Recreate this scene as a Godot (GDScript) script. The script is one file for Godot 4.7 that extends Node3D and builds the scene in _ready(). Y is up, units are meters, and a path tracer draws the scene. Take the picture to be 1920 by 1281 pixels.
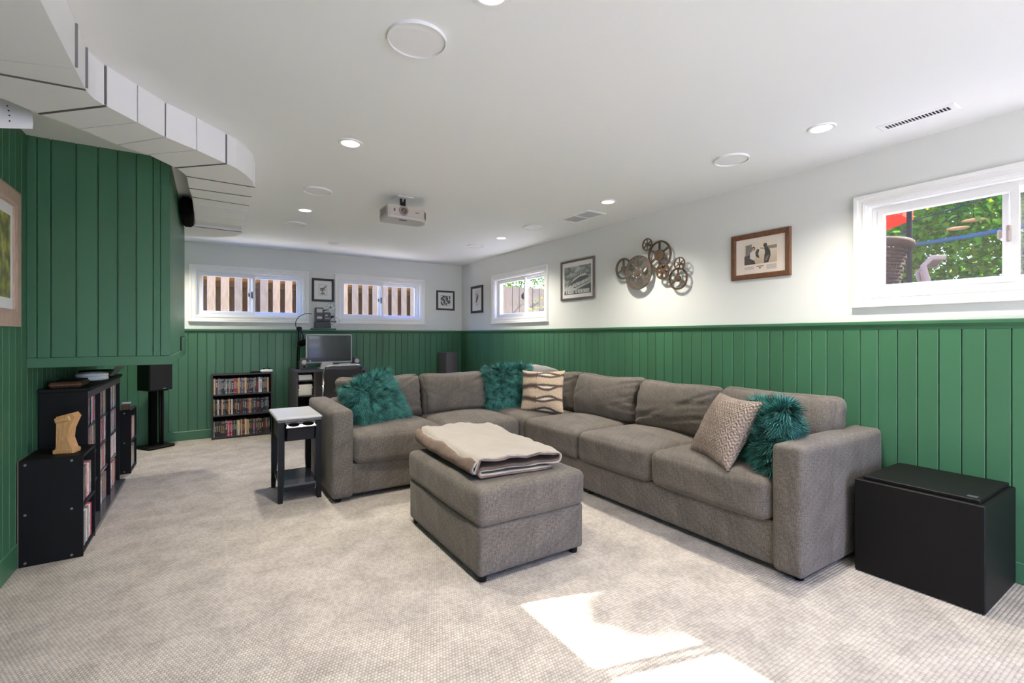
extends Node3D

const W := 3.31      # right wall
const B := -6.61     # back wall
const L := -0.855    # left wall
const F := 2.3       # wall behind the camera
const H := 2.3       # ceiling
const PITCH := 0.091 # wainscot board
const LAMP_COLOR := Color(1.0, 0.972, 0.915)
const LAMP_ENERGY := 1.85
var M := {}
var used := {}
var rng := RandomNumberGenerator.new()
var noise := FastNoiseLite.new()

# ---------------------------------------------------------------- naming
func numbered(n: String) -> String:
	if not used.has(n):
		used[n] = 0
		return n
	used[n] += 1
	return "%s_%03d" % [n, used[n]]

func tag(o: Node, label: String, category: String, group := "") -> Node:
	o.set_meta("label", label)
	o.set_meta("category", category)
	if group != "":
		o.set_meta("group", group)
	return o

func thing(called: String, label: String, category: String, at := Vector3.ZERO, turn := 0.0, group := "") -> Node3D:
	var o := Node3D.new()
	o.name = numbered(called)
	add_child(o)
	o.position = at
	o.rotation.y = turn
	tag(o, label, category, group)
	return o

func put(called: String, mesh: Mesh, mat: Material, parent: Node = self, label := "") -> MeshInstance3D:
	var o := MeshInstance3D.new()
	o.mesh = mesh
	o.material_override = mat
	if parent == self:
		o.name = numbered(called)
		add_child(o)
	else:
		o.name = called
		parent.add_child(o, true)
	if label != "":
		o.set_meta("label", label)
	return o

func struct(called: String, mesh: Mesh, mat: Material, label := "", parent: Node = self) -> MeshInstance3D:
	var o := put(called, mesh, mat, parent)
	o.set_meta("kind", "structure")
	if label != "":
		o.set_meta("label", label)
	return o

# ---------------------------------------------------------------- mesh helpers
func begin() -> SurfaceTool:
	var st := SurfaceTool.new()
	st.begin(Mesh.PRIMITIVE_TRIANGLES)
	return st

func done(st: SurfaceTool) -> ArrayMesh:
	st.generate_normals()
	return st.commit()

func flat_uv(p: Vector3, n: Vector3) -> Vector2:
	var a := n.abs()
	if a.y >= a.x and a.y >= a.z:
		return Vector2(p.x, p.z)
	return Vector2(p.z, -p.y) if a.x >= a.z else Vector2(p.x, -p.y)

func face(st: SurfaceTool, pts: Array, out: Vector3, uvs: Array = []) -> void:
	var p := pts.duplicate()
	var w := uvs.duplicate()
	if (p[2] - p[0]).cross(p[1] - p[0]).dot(out) < 0.0:
		p.reverse()
		w.reverse()
	st.set_smooth_group(-1)
	for i in range(1, p.size() - 1):
		for k in [0, i, i + 1]:
			st.set_uv(w[k] if w.size() else flat_uv(p[k], out))
			st.add_vertex(p[k])

func box(st: SurfaceTool, c: Vector3, s: Vector3, bev := 0.004, t := Transform3D.IDENTITY) -> void:
	var h := s / 2.0
	var b := minf(bev, minf(h.x, minf(h.y, h.z)) * 0.9)
	for a in 3:
		var u := (a + 1) % 3
		var v := (a + 2) % 3
		for sa in [-1.0, 1.0]:
			var pts := []
			var out := Vector3.ZERO
			out[a] = sa
			for q in [[-1, -1], [1, -1], [1, 1], [-1, 1]]:
				var p := Vector3.ZERO
				p[a] = sa * h[a]
				p[u] = q[0] * (h[u] - b)
				p[v] = q[1] * (h[v] - b)
				pts.append(t * (c + p))
			face(st, pts, t.basis * out)
			if b <= 0.0:
				continue
			for sb in [-1.0, 1.0]:
				var e := []
				for q in [[1, -1], [1, 1], [0, 1], [0, -1]]:
					var p := Vector3.ZERO
					p[a] = sa * (h[a] if q[0] == 1 else h[a] - b)
					p[u] = sb * (h[u] - b if q[0] == 1 else h[u])
					p[v] = q[1] * (h[v] - b)
					e.append(t * (c + p))
				var o2 := out
				o2[u] = sb
				face(st, e, t.basis * o2)
	if b > 0.0:
		for sx in [-1.0, 1.0]:
			for sy in [-1.0, 1.0]:
				for sz in [-1.0, 1.0]:
					var sg := Vector3(sx, sy, sz)
					var pts := []
					for a in 3:
						var p := sg * (h - Vector3(b, b, b))
						p[a] = sg[a] * h[a]
						pts.append(t * (c + p))
					face(st, pts, t.basis * sg)

func span(st: SurfaceTool, a: Vector3, b: Vector3, bev := 0.004) -> void:
	box(st, (a + b) / 2.0, (b - a).abs(), bev)

func grid(st: SurfaceTool, rows: Array, wrap := false, hard := false, uvs: Array = []) -> void:
	var n: int = rows[0].size()
	var mid := Vector3.ZERO
	for r in rows:
		for p in r:
			mid += p
	mid /= float(rows.size() * n)
	var vol := 0.0
	var cols := n if wrap else n - 1
	for i in rows.size() - 1:
		for j in cols:
			var a: Vector3 = rows[i][j] - mid
			var b: Vector3 = rows[i][(j + 1) % n] - mid
			var c: Vector3 = rows[i + 1][(j + 1) % n] - mid
			var d: Vector3 = rows[i + 1][j] - mid
			vol += a.dot(b.cross(c)) + a.dot(c.cross(d))
	var flip := vol > 0.0
	for i in rows.size() - 1:
		st.set_smooth_group(i + 1 if hard else 0)
		for j in cols:
			var k := (j + 1) % n
			var q := [[i, j, j], [i, k, j + 1], [i + 1, k, j + 1], [i + 1, j, j]]
			if flip:
				q.reverse()
			for m in [0, 1, 2, 0, 2, 3]:
				var e: Array = q[m]
				st.set_uv(uvs[e[0]][e[1]] if uvs.size() else Vector2(float(e[2]) / cols, float(e[0]) / (rows.size() - 1)))
				st.add_vertex(rows[e[0]][e[1]])

func lathe(st: SurfaceTool, prof: Array, n := 24, t := Transform3D.IDENTITY, hard := true) -> void:
	var rows := []
	for p in prof:
		var r := []
		for j in n:
			var a := TAU * j / n
			r.append(t * Vector3(cos(a) * p.x, p.y, sin(a) * p.x))
		rows.append(r)
	grid(st, rows, true, hard)

func tube(st: SurfaceTool, path: Array, rad, n := 8) -> void:
	var rows := []
	var side := Vector3.ZERO
	for i in path.size():
		var d: Vector3 = (path[mini(i + 1, path.size() - 1)] - path[maxi(i - 1, 0)]).normalized()
		if side == Vector3.ZERO:
			side = d.cross(Vector3.UP if absf(d.y) < 0.9 else Vector3.RIGHT).normalized()
		side = (side - d * side.dot(d)).normalized()
		var up := d.cross(side)
		var r: float = rad[i] if rad is Array else rad
		var ring := []
		for j in n:
			var a := TAU * j / n
			ring.append(path[i] + (side * cos(a) + up * sin(a)) * r)
		if i == 0:
			rows.append(same(path[i], n))
		rows.append(ring)
		if i == path.size() - 1:
			rows.append(same(path[i], n))
	grid(st, rows, true)

func same(p: Vector3, n: int) -> Array:
	var r := []
	for j in n:
		r.append(p)
	return r

func prism(st: SurfaceTool, poly: PackedVector2Array, z0: float, z1: float, t := Transform3D.IDENTITY) -> void:
	var idx := Geometry2D.triangulate_polygon(poly)
	for i in range(0, idx.size(), 3):
		for s in [[z0, -1.0], [z1, 1.0]]:
			var pts := []
			for k in 3:
				var p := poly[idx[i + k]]
				pts.append(t * Vector3(p.x, p.y, s[0]))
			face(st, pts, t.basis * Vector3(0, 0, s[1] * signf(z1 - z0)))
	var ccw := not Geometry2D.is_polygon_clockwise(poly)
	for i in poly.size():
		var a := poly[i]
		var b := poly[(i + 1) % poly.size()]
		var d := b - a
		var o := Vector3(d.y, -d.x, 0) * (1.0 if ccw else -1.0)
		face(st, [t * Vector3(a.x, a.y, z0), t * Vector3(b.x, b.y, z0), t * Vector3(b.x, b.y, z1), t * Vector3(a.x, a.y, z1)], t.basis * o)

# a mitred frame round a w x h opening; profile points are (outward, depth)
func rect_frame(st: SurfaceTool, w: float, h: float, prof: Array, t := Transform3D.IDENTITY) -> void:
	var cm := Vector2.ZERO
	for p in prof:
		cm += p
	cm /= prof.size()
	for side in 4:
		var n1: Array = [[-1, -1], [1, -1], [1, 1], [-1, 1]][side]
		var n2: Array = [[1, -1], [1, 1], [-1, 1], [-1, -1]][side]
		var outw: Vector3 = [Vector3(0, -1, 0), Vector3(1, 0, 0), Vector3(0, 1, 0), Vector3(-1, 0, 0)][side]
		for i in prof.size():
			var p: Vector2 = prof[i]
			var q: Vector2 = prof[(i + 1) % prof.size()]
			var a := Vector3(n1[0] * (w / 2 + p.x), n1[1] * (h / 2 + p.x), p.y)
			var b := Vector3(n2[0] * (w / 2 + p.x), n2[1] * (h / 2 + p.x), p.y)
			var c := Vector3(n2[0] * (w / 2 + q.x), n2[1] * (h / 2 + q.x), q.y)
			var d := Vector3(n1[0] * (w / 2 + q.x), n1[1] * (h / 2 + q.x), q.y)
			var m := (p + q) / 2.0 - cm
			var e := q - p
			var nn := Vector2(e.y, -e.x)
			if nn.dot(m) < 0.0:
				nn = -nn
			face(st, [t * a, t * b, t * c, t * d], t.basis * (outw * nn.x + Vector3(0, 0, nn.y)))

func bar_prof(w: float, z0: float, z1: float, c := 0.003) -> Array:
	return [Vector2(0, z0), Vector2(w, z0), Vector2(w, z1 - c), Vector2(w - c, z1), Vector2(c, z1), Vector2(0, z1 - c)]

# a soft upholstered block; bulge per axis, wrinkles by noise
func cushion(st: SurfaceTool, s: Vector3, r: float, bulge: Vector3, wr := 0.004, n := 14, seed_at := 0.0, t := Transform3D.IDENTITY, freq := 9.0) -> void:
	var h := s / 2.0
	for a in 3:
		var u := (a + 1) % 3
		var v := (a + 2) % 3
		for sa in [-1.0, 1.0]:
			var rows := []
			for i in n + 1:
				var row := []
				for j in n + 1:
					var p := Vector3.ZERO
					var fu := 2.0 * i / n - 1.0
					var fv := 2.0 * j / n - 1.0
					p[a] = sa
					p[u] = lerpf(fu, sin(fu * PI / 2), 0.75)
					p[v] = lerpf(fv, sin(fv * PI / 2), 0.75)
					var q := p * h
					var k := q.clamp(-(h - Vector3.ONE * r), h - Vector3.ONE * r)
					q = k + (q - k).normalized() * r
					for x in 3:
						var y := (x + 1) % 3
						var z := (x + 2) % 3
						q[x] += clampf(p[x], -1, 1) * bulge[x] * (1.0 - p[y] * p[y]) * (1.0 - p[z] * p[z])
					var w := noise.get_noise_3d(q.x * freq * 10 + seed_at * 31.0, q.y * freq * 10, q.z * freq * 10) * wr
					w += noise.get_noise_3d(q.x * freq * 30 + seed_at * 17.0, q.y * freq * 14, q.z * freq * 30) * wr * 0.5
					q += (q - k * 0.8).normalized() * w
					row.append(t * q)
				rows.append(row)
			# orient outward by hand
			var m: Vector3 = rows[n / 2][n / 2]
			var nn: Vector3 = (rows[n / 2][n / 2 + 1] - m).cross(rows[n / 2 + 1][n / 2] - m)
			var o := Vector3.ZERO
			o[a] = sa
			var flip := nn.dot(t.basis * o) < 0.0
			st.set_smooth_group(0)
			for i in n:
				for j in n:
					var q := [rows[i][j], rows[i + 1][j], rows[i + 1][j + 1], rows[i][j + 1]]
					if not flip:
						q.reverse()
					for k in [0, 1, 2, 0, 2, 3]:
						st.set_uv(Vector2(i, j) / n)
						st.add_vertex(q[k])

# a slouching back cushion: softened block with creases running in from the corners
func back_cushion(st: SurfaceTool, s: Vector3, idx: int, t: Transform3D) -> void:
	var h := s / 2.0
	var r := 0.06
	var n := 30
	var rg := RandomNumberGenerator.new()
	rg.seed = 900 + idx
	var folds := []
	for k in 9:
		var cx := 1.0 if rg.randf() < 0.5 else -1.0
		var cy := rg.randf_range(-0.9, 1.0)
		folds.append([Vector2(cx * h.x, cy * h.y), rg.randf_range(-0.5, 0.5) - 0.3 * cy, rg.randf_range(0.10, 0.22), rg.randf_range(0.007, 0.015)])
	var slump := rg.randf_range(0.01, 0.025)
	for a in 3:
		var u := (a + 1) % 3
		var v := (a + 2) % 3
		for sa in [-1.0, 1.0]:
			var rows := []
			for i in n + 1:
				var row := []
				for j in n + 1:
					var p := Vector3.ZERO
					p[a] = sa
					p[u] = sin((2.0 * i / n - 1.0) * PI / 2)
					p[v] = sin((2.0 * j / n - 1.0) * PI / 2)
					var q := p * h
					var k := q.clamp(-(h - Vector3.ONE * r), h - Vector3.ONE * r)
					q = k + (q - k).normalized() * r
					# bulge front and back, pinched corners, sagging top edge
					var fx := 1.0 - p.x * p.x
					var fy := 1.0 - p.y * p.y
					q.z += p.z * (0.078 * pow(maxf(fx, 0), 0.45) * pow(maxf(fy, 0), 0.6) - 0.022 * p.x * p.x * p.y * p.y)
					q.y -= maxf(p.y, 0) * slump * fx * (0.6 + 0.6 * noise.get_noise_1d(p.x * 60 + idx * 77))
					q.x *= 1.0 - 0.035 * fy * absf(p.x)
					q.x += noise.get_noise_2d(p.y * 50, idx * 91) * 0.012
					for f in folds:
						var d: Vector2 = Vector2(q.x, q.y) - f[0]
						var along: float = -signf(f[0].x) * d.x * cos(f[1]) + d.y * sin(f[1])
						var off: float = signf(f[0].x) * d.x * sin(f[1]) + d.y * cos(f[1])
						if along > -0.02:
							q.z -= p.z * f[3] * exp(-off * off / 0.00016) * exp(-along / f[2]) * 1.4
							q.z += p.z * f[3] * 0.6 * exp(-pow(absf(off) - 0.025, 2) / 0.0002) * exp(-along / f[2])
					q += p.normalized() * noise.get_noise_3d(q.x * 90 + idx * 50, q.y * 90, q.z * 60) * 0.009
					row.append(t * q)
				rows.append(row)
			var m: Vector3 = rows[n / 2][n / 2]
			var nn: Vector3 = (rows[n / 2][n / 2 + 1] - m).cross(rows[n / 2 + 1][n / 2] - m)
			var o := Vector3.ZERO
			o[a] = sa
			var flip := nn.dot(t.basis * o) < 0.0
			st.set_smooth_group(0)
			for i in n:
				for j in n:
					var q := [rows[i][j], rows[i + 1][j], rows[i + 1][j + 1], rows[i][j + 1]]
					if not flip:
						q.reverse()
					for k in [0, 1, 2, 0, 2, 3]:
						st.set_uv(Vector2(i, j) / n)
						st.add_vertex(q[k])

func pillow_at(u: float, v: float, side: float, w: float, h: float, th: float, sag := 0.0) -> Vector3:
	var x := w / 2 * u * (1.0 - 0.09 * (1.0 - v * v) * absf(u))
	var y := h / 2 * v * (1.0 - 0.09 * (1.0 - u * u) * absf(v))
	var z := side * th / 2 * pow(maxf(0.0, (1.0 - u * u) * (1.0 - v * v)), 0.42)
	z += noise.get_noise_2d(u * 60 + w * 900, v * 60 + side * 40) * 0.008 * (1.0 - u * u * v * v)
	return Vector3(x, y - sag * u * u * 0.03, z)

func pillow(st: SurfaceTool, w: float, h: float, th: float, n := 22, sag := 0.0) -> void:
	for side in [1.0, -1.0]:
		var rows := []
		var uvs := []
		for i in n + 1:
			var row := []
			var uv := []
			for j in n + 1:
				var u := sin((2.0 * j / n - 1.0) * PI / 2)
				var v := sin((2.0 * i / n - 1.0) * PI / 2)
				row.append(pillow_at(u, v, side, w, h, th, sag))
				uv.append(Vector2(u * 0.5 + 0.5, 0.5 - v * 0.5))
			rows.append(row)
			uvs.append(uv)
		st.set_smooth_group(0)
		for i in n:
			for j in n:
				var q := [[i, j], [i, j + 1], [i + 1, j + 1], [i + 1, j]]
				if side > 0:
					q.reverse()
				for k in [0, 1, 2, 0, 2, 3]:
					st.set_uv(uvs[q[k][0]][q[k][1]])
					st.add_vertex(rows[q[k][0]][q[k][1]])

# ---------------------------------------------------------------- textures
func texture(w: int, h: int, fn: Callable) -> ImageTexture:
	var data := PackedByteArray()
	data.resize(w * h * 3)
	var at := 0
	for y in h:
		for x in w:
			var c: Color = fn.call(x, y)
			data[at] = clampi(int(c.r * 255), 0, 255)
			data[at + 1] = clampi(int(c.g * 255), 0, 255)
			data[at + 2] = clampi(int(c.b * 255), 0, 255)
			at += 3
	var im := Image.create_from_data(w, h, false, Image.FORMAT_RGB8, data)
	return ImageTexture.create_from_image(im)

func soft_noise(freq: float, lo: float, hi: float, size := 256, sd := 1) -> NoiseTexture2D:
	var n := FastNoiseLite.new()
	n.seed = sd
	n.frequency = freq
	n.fractal_octaves = 4
	var t := NoiseTexture2D.new()
	t.width = size
	t.height = size
	t.seamless = true
	t.noise = n
	var g := Gradient.new()
	g.colors = PackedColorArray([Color(lo, lo, lo), Color(hi, hi, hi)])
	t.color_ramp = g
	return t

func mat(c: Color, rough := 0.6, metal := 0.0) -> StandardMaterial3D:
	var m := StandardMaterial3D.new()
	m.albedo_color = c
	m.roughness = rough
	m.metallic = metal
	return m

func rgb(r: float, g: float, b: float) -> Color:
	return Color(r / 255.0, g / 255.0, b / 255.0)

func triplanar(m: StandardMaterial3D, s: Vector3, world := false) -> StandardMaterial3D:
	m.uv1_triplanar = true
	m.uv1_world_triplanar = world
	m.uv1_scale = s
	return m

func mottled(m: StandardMaterial3D, tex: Texture2D, s: float, world := false) -> StandardMaterial3D:
	m.detail_enabled = true
	m.detail_blend_mode = BaseMaterial3D.BLEND_MODE_MUL
	m.detail_albedo = tex
	m.detail_uv_layer = BaseMaterial3D.DETAIL_UV_2
	m.uv2_triplanar = true
	m.uv2_world_triplanar = world
	m.uv2_scale = Vector3.ONE * s
	return m

func wood(base: Color, dark: Color, sd: int, stretch := 14.0) -> ImageTexture:
	var n := FastNoiseLite.new()
	n.seed = sd
	n.frequency = 0.02
	return texture(256, 256, func(x, y):
		var g := n.get_noise_2d(x * stretch / 3.0, y * 0.6) * 0.6 + n.get_noise_2d(x * stretch, y * 1.2 + 300) * 0.5
		return base.lerp(dark, clampf(0.45 + g, 0, 1)))

func paint_poly(im: Image, pts: Array, c: Color) -> void:
	var p := PackedVector2Array(pts)
	var lo := p[0]
	var hi := p[0]
	for q in p:
		lo = lo.min(q)
		hi = hi.max(q)
	for y in range(maxi(0, int(lo.y)), mini(im.get_height(), int(hi.y) + 1)):
		for x in range(maxi(0, int(lo.x)), mini(im.get_width(), int(hi.x) + 1)):
			if Geometry2D.is_point_in_polygon(Vector2(x + 0.5, y + 0.5), p):
				im.set_pixel(x, y, c)

func paint_oval(im: Image, cx: float, cy: float, rx: float, ry: float, c: Color) -> void:
	for y in range(maxi(0, int(cy - ry)), mini(im.get_height(), int(cy + ry) + 1)):
		for x in range(maxi(0, int(cx - rx)), mini(im.get_width(), int(cx + rx) + 1)):
			if pow((x - cx) / rx, 2) + pow((y - cy) / ry, 2) <= 1.0:
				im.set_pixel(x, y, c)

func paint_line(im: Image, a: Vector2, b: Vector2, w: float, c: Color) -> void:
	var d := (b - a).normalized().orthogonal() * w / 2
	paint_poly(im, [a + d, b + d, b - d, a - d], c)

func materials() -> void:
	noise.seed = 11
	noise.frequency = 0.02
	noise.fractal_octaves = 3
	var tiny := soft_noise(0.05, 0.93, 1.03, 256, 3)
	M.ceiling = mat(rgb(236, 238, 235), 0.9)
	M.wall = mat(rgb(222, 224, 221), 0.9)
	M.white = mat(rgb(240, 240, 238), 0.35)
	M.duct = mat(rgb(240, 240, 238), 0.5)
	M.green = mat(rgb(65, 112, 81), 0.42)
	M.green2 = mat(rgb(63, 109, 79), 0.45)
	M.green3 = mat(rgb(67, 115, 84), 0.4)
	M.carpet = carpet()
	var wr := RandomNumberGenerator.new()
	wr.seed = 4
	var warp := PackedFloat32Array()
	var weft := PackedFloat32Array()
	for i in 256:
		warp.append(wr.randf())
		weft.append(wr.randf())
	var weave := texture(256, 256, func(x, y):
		var over: bool = (x / 2 + y / 2) % 2 == 0
		var k: float = 0.78 + (0.36 * warp[(x / 2 + 3 * (y / 23)) % 256] if over else 0.36 * weft[(y / 2 + 5 * (x / 19)) % 256]) - 0.18 + wr.randf_range(-0.2, 0.2)
		return Color(k, k, k))
	M.sofa = triplanar(mat(rgb(131, 122, 113), 0.95), Vector3.ONE * 3.0)
	M.sofa.albedo_texture = weave
	M.sofa.heightmap_enabled = true
	M.sofa.heightmap_texture = weave
	M.sofa.heightmap_scale = 0.06
	M.sofa.rim_enabled = true
	M.sofa.rim = 0.35
	mottled(M.sofa, soft_noise(0.02, 0.88, 1.06, 256, 9), 0.9)
	M.black = mat(rgb(15, 15, 16), 0.45)
	M.black.metallic_specular = 0.35
	M.black_matte = mat(rgb(14, 14, 15), 0.75)
	M.board = mottled(mat(rgb(15, 14, 14), 0.55), tiny, 2.0)
	M.board.metallic_specular = 0.35
	M.raw_edge = mat(rgb(120, 110, 98), 0.7)
	M.grey = mat(rgb(88, 84, 86), 0.6)
	M.cloth_black = mottled(mat(rgb(34, 34, 38), 0.9), tiny, 9.0)
	M.chrome = mat(rgb(205, 205, 208), 0.22, 1.0)
	M.steel = mat(rgb(150, 150, 152), 0.4, 0.9)
	M.silver = mat(rgb(196, 194, 190), 0.4, 0.1)
	M.leather = mat(rgb(38, 37, 39), 0.35)
	M.leather.clearcoat_enabled = true
	M.leather.clearcoat = 0.3
	M.screen = mat(rgb(18, 18, 19), 0.06)
	M.screen.clearcoat_enabled = true
	M.glass = mat(Color(1, 1, 1, 0.06), 0.03)
	M.glass.metallic_specular = 0.2
	M.glass.transparency = BaseMaterial3D.TRANSPARENCY_ALPHA
	M.mesh = mat(Color(0.16, 0.17, 0.18, 0.45), 0.9)
	M.mesh.transparency = BaseMaterial3D.TRANSPARENCY_ALPHA
	M.maple = mat(Color.WHITE, 0.5)
	M.maple.albedo_texture = wood(rgb(222, 178, 122), rgb(190, 135, 80), 4)
	triplanar(M.maple, Vector3(4, 4, 4))
	M.walnut = mat(Color.WHITE, 0.45)
	M.walnut.albedo_texture = wood(rgb(128, 88, 60), rgb(92, 60, 40), 5)
	triplanar(M.walnut, Vector3(3, 3, 3))
	M.taupe_wood = mat(Color.WHITE, 0.5)
	M.taupe_wood.albedo_texture = wood(rgb(118, 108, 102), rgb(88, 80, 76), 6)
	triplanar(M.taupe_wood, Vector3(4, 4, 4))
	M.pale_wood = mat(Color.WHITE, 0.6)
	M.pale_wood.albedo_texture = wood(rgb(205, 178, 160), rgb(176, 148, 132), 7)
	triplanar(M.pale_wood, Vector3(3, 3, 3))
	M.dark_frame = mat(rgb(58, 57, 58), 0.5)
	M.mat_board = mat(rgb(238, 236, 232), 0.9)
	M.mat_cream = mat(rgb(240, 226, 212), 0.9)
	M.bronze = mottled(mat(rgb(118, 108, 99), 0.45, 0.4), soft_noise(0.04, 0.75, 1.1, 128, 12), 6.0)
	M.brown_metal = mottled(mat(rgb(106, 86, 70), 0.45, 0.4), soft_noise(0.04, 0.75, 1.1, 128, 13), 6.0)
	M.bulb = mat(Color(1, 1, 1), 0.5)
	M.bulb.emission_enabled = true
	M.bulb.emission = Color(1.0, 0.95, 0.88)
	M.bulb.emission_energy_multiplier = 2.0
	M.grille = mat(rgb(236, 236, 234), 0.7)
	M.dark_void = mat(rgb(26, 26, 26), 0.95)
	M.fence_light = mat(Color.WHITE, 0.8)
	M.fence_light.albedo_texture = wood(rgb(116, 102, 82), rgb(86, 74, 57), 21)
	triplanar(M.fence_light, Vector3(1.5, 1.5, 1.5))
	M.fence_grey = mat(Color.WHITE, 0.85)
	M.fence_grey.albedo_texture = wood(rgb(96, 88, 76), rgb(72, 64, 53), 22)
	triplanar(M.fence_grey, Vector3(1.3, 1.3, 1.3))
	M.fence_dark = mat(Color.WHITE, 0.85)
	M.fence_dark.albedo_texture = wood(rgb(92, 62, 22), rgb(62, 40, 13), 23)
	triplanar(M.fence_dark, Vector3(1.4, 1.4, 1.4))
	M.ground = mat(rgb(200, 198, 194), 0.95)
	M.soil = mat(rgb(184, 180, 168), 0.95)
	M.leaf = mat(Color.WHITE, 0.5)
	M.leaf.vertex_color_use_as_albedo = true
	M.leaf.backlight_enabled = true
	M.leaf.backlight = Color(1, 1, 1)
	M.bark = mottled(mat(rgb(96, 80, 64), 0.9), soft_noise(0.05, 0.6, 1.1, 128, 30), 2.0)
	M.red = mat(rgb(206, 36, 16), 0.8)
	M.red.backlight_enabled = true
	M.red.backlight = Color(0.85, 0.2, 0.08)
	M.wicker = mat(rgb(33, 20, 14), 0.6)
	M.wicker2 = mat(rgb(30, 19, 15), 0.6)
	M.taupe_metal = mat(rgb(96, 84, 74), 0.5, 0.0)
	M.rope = mat(rgb(34, 58, 68), 0.8)
	for k in ["red", "black_matte", "wicker", "wicker2", "taupe_metal", "rope", "leaf", "fence_light", "fence_grey", "fence_dark"]:
		M[k].metallic_specular = 0.15
		M[k].roughness = 0.85
	M.fur = mat(Color.WHITE, 0.75)
	M.fur.vertex_color_use_as_albedo = true
	M.fur_base = mat(rgb(20, 66, 62), 0.95)
	M.fleece = mottled(mat(rgb(120, 101, 89), 0.95), soft_noise(0.03, 0.84, 1.04, 256, 41), 2.2)
	M.fleece.rim_enabled = true
	M.fleece.rim = 0.15
	M.sherpa = mottled(mat(rgb(176, 168, 158), 0.98), soft_noise(0.12, 0.8, 1.05, 256, 42), 6.0)
	M.tabletop = mottled(mat(rgb(196, 196, 196), 0.28), soft_noise(0.25, 0.82, 1.06, 256, 43), 5.0)
	M.shelf_top = mottled(mat(rgb(92, 94, 100), 0.14), soft_noise(0.25, 0.6, 1.1, 256, 44), 5.0)
	M.clear = mat(Color(0.95, 0.96, 0.97, 0.35), 0.1)
	M.clear.transparency = BaseMaterial3D.TRANSPARENCY_ALPHA
	M.paper = mat(rgb(240, 238, 232), 0.8)
	M.spines = mat(Color.WHITE, 0.35)
	M.spines.albedo_texture = spine_atlas()

func carpet() -> StandardMaterial3D:
	var m := mat(rgb(200, 191, 182), 0.97)
	var n := FastNoiseLite.new()
	n.seed = 5
	n.frequency = 0.08
	# 32 x 28 loops, every second row shifted by half a loop; the tile is 0.40 m
	var size := 768
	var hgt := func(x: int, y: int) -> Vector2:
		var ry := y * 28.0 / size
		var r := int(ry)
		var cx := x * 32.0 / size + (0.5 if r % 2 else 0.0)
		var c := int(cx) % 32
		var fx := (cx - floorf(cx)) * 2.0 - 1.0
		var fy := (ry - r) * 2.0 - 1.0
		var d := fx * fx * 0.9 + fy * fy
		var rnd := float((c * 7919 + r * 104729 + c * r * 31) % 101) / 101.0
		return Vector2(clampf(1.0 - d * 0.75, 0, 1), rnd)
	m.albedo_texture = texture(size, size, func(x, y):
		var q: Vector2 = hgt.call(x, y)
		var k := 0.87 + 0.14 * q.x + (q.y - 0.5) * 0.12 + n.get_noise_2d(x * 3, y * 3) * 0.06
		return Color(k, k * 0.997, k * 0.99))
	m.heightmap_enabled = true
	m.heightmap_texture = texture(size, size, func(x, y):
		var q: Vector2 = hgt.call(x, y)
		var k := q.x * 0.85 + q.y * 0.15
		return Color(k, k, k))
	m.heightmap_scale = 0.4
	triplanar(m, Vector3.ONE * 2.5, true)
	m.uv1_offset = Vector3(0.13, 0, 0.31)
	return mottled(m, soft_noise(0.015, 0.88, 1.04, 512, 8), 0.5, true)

const CELLS := 48
var spine_hue := []
func spine_atlas() -> ImageTexture:
	var cols := [["black", 30, 29, 32], ["black", 24, 24, 26], ["charcoal", 52, 50, 54], ["red", 168, 34, 44], ["white", 226, 224, 220], ["navy", 34, 42, 74], ["grey", 128, 126, 128], ["brown", 96, 66, 50], ["pink", 206, 74, 110], ["green", 108, 134, 84], ["tan", 200, 160, 120], ["blue", 66, 96, 150]]
	var pick := [0, 1, 0, 2, 3, 0, 4, 1, 5, 0, 6, 7, 1, 0, 2, 4, 0, 1, 10, 0, 2, 11, 0, 9, 1, 3, 0, 2, 4, 0, 7, 8, 1, 0, 6, 0, 2, 1, 5, 4, 0, 1, 3, 2, 0, 10, 1, 0]
	var r := RandomNumberGenerator.new()
	r.seed = 77
	var cw := 16
	var ch := 128
	var im := Image.create(cw * CELLS, ch, false, Image.FORMAT_RGB8)
	for i in CELLS:
		var c: Array = cols[pick[i]]
		spine_hue.append(c[0])
		var base := rgb(c[1], c[2], c[3])
		var x := i * cw
		im.fill_rect(Rect2i(x, 0, cw, ch), base)
		var ink := Color(0.9, 0.88, 0.84) if base.get_luminance() < 0.5 else Color(0.15, 0.13, 0.14)
		if r.randf() < 0.4:
			ink = [rgb(226, 160, 60), rgb(210, 60, 50), rgb(150, 190, 220), rgb(230, 210, 120)][r.randi() % 4]
		# a line of lettering down the spine: short strokes
		var y := r.randi_range(24, 40)
		var stop := r.randi_range(70, 100)
		while y < stop:
			var k := r.randi_range(2, 5)
			im.fill_rect(Rect2i(x + 4 + r.randi_range(0, 2), y, r.randi_range(5, 8), k), ink)
			y += k + r.randi_range(1, 3)
		if r.randf() < 0.7:
			im.fill_rect(Rect2i(x + 3, 6, 10, r.randi_range(5, 10)), ink.lerp(base, 0.3))
		if r.randf() < 0.7:
			im.fill_rect(Rect2i(x + 4, 114, 8, 6), ink.lerp(base, 0.2))
		if r.randf() < 0.3:
			im.fill_rect(Rect2i(x, 0, cw, 18), base.lerp(ink, 0.5))
	return ImageTexture.create_from_image(im)

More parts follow.
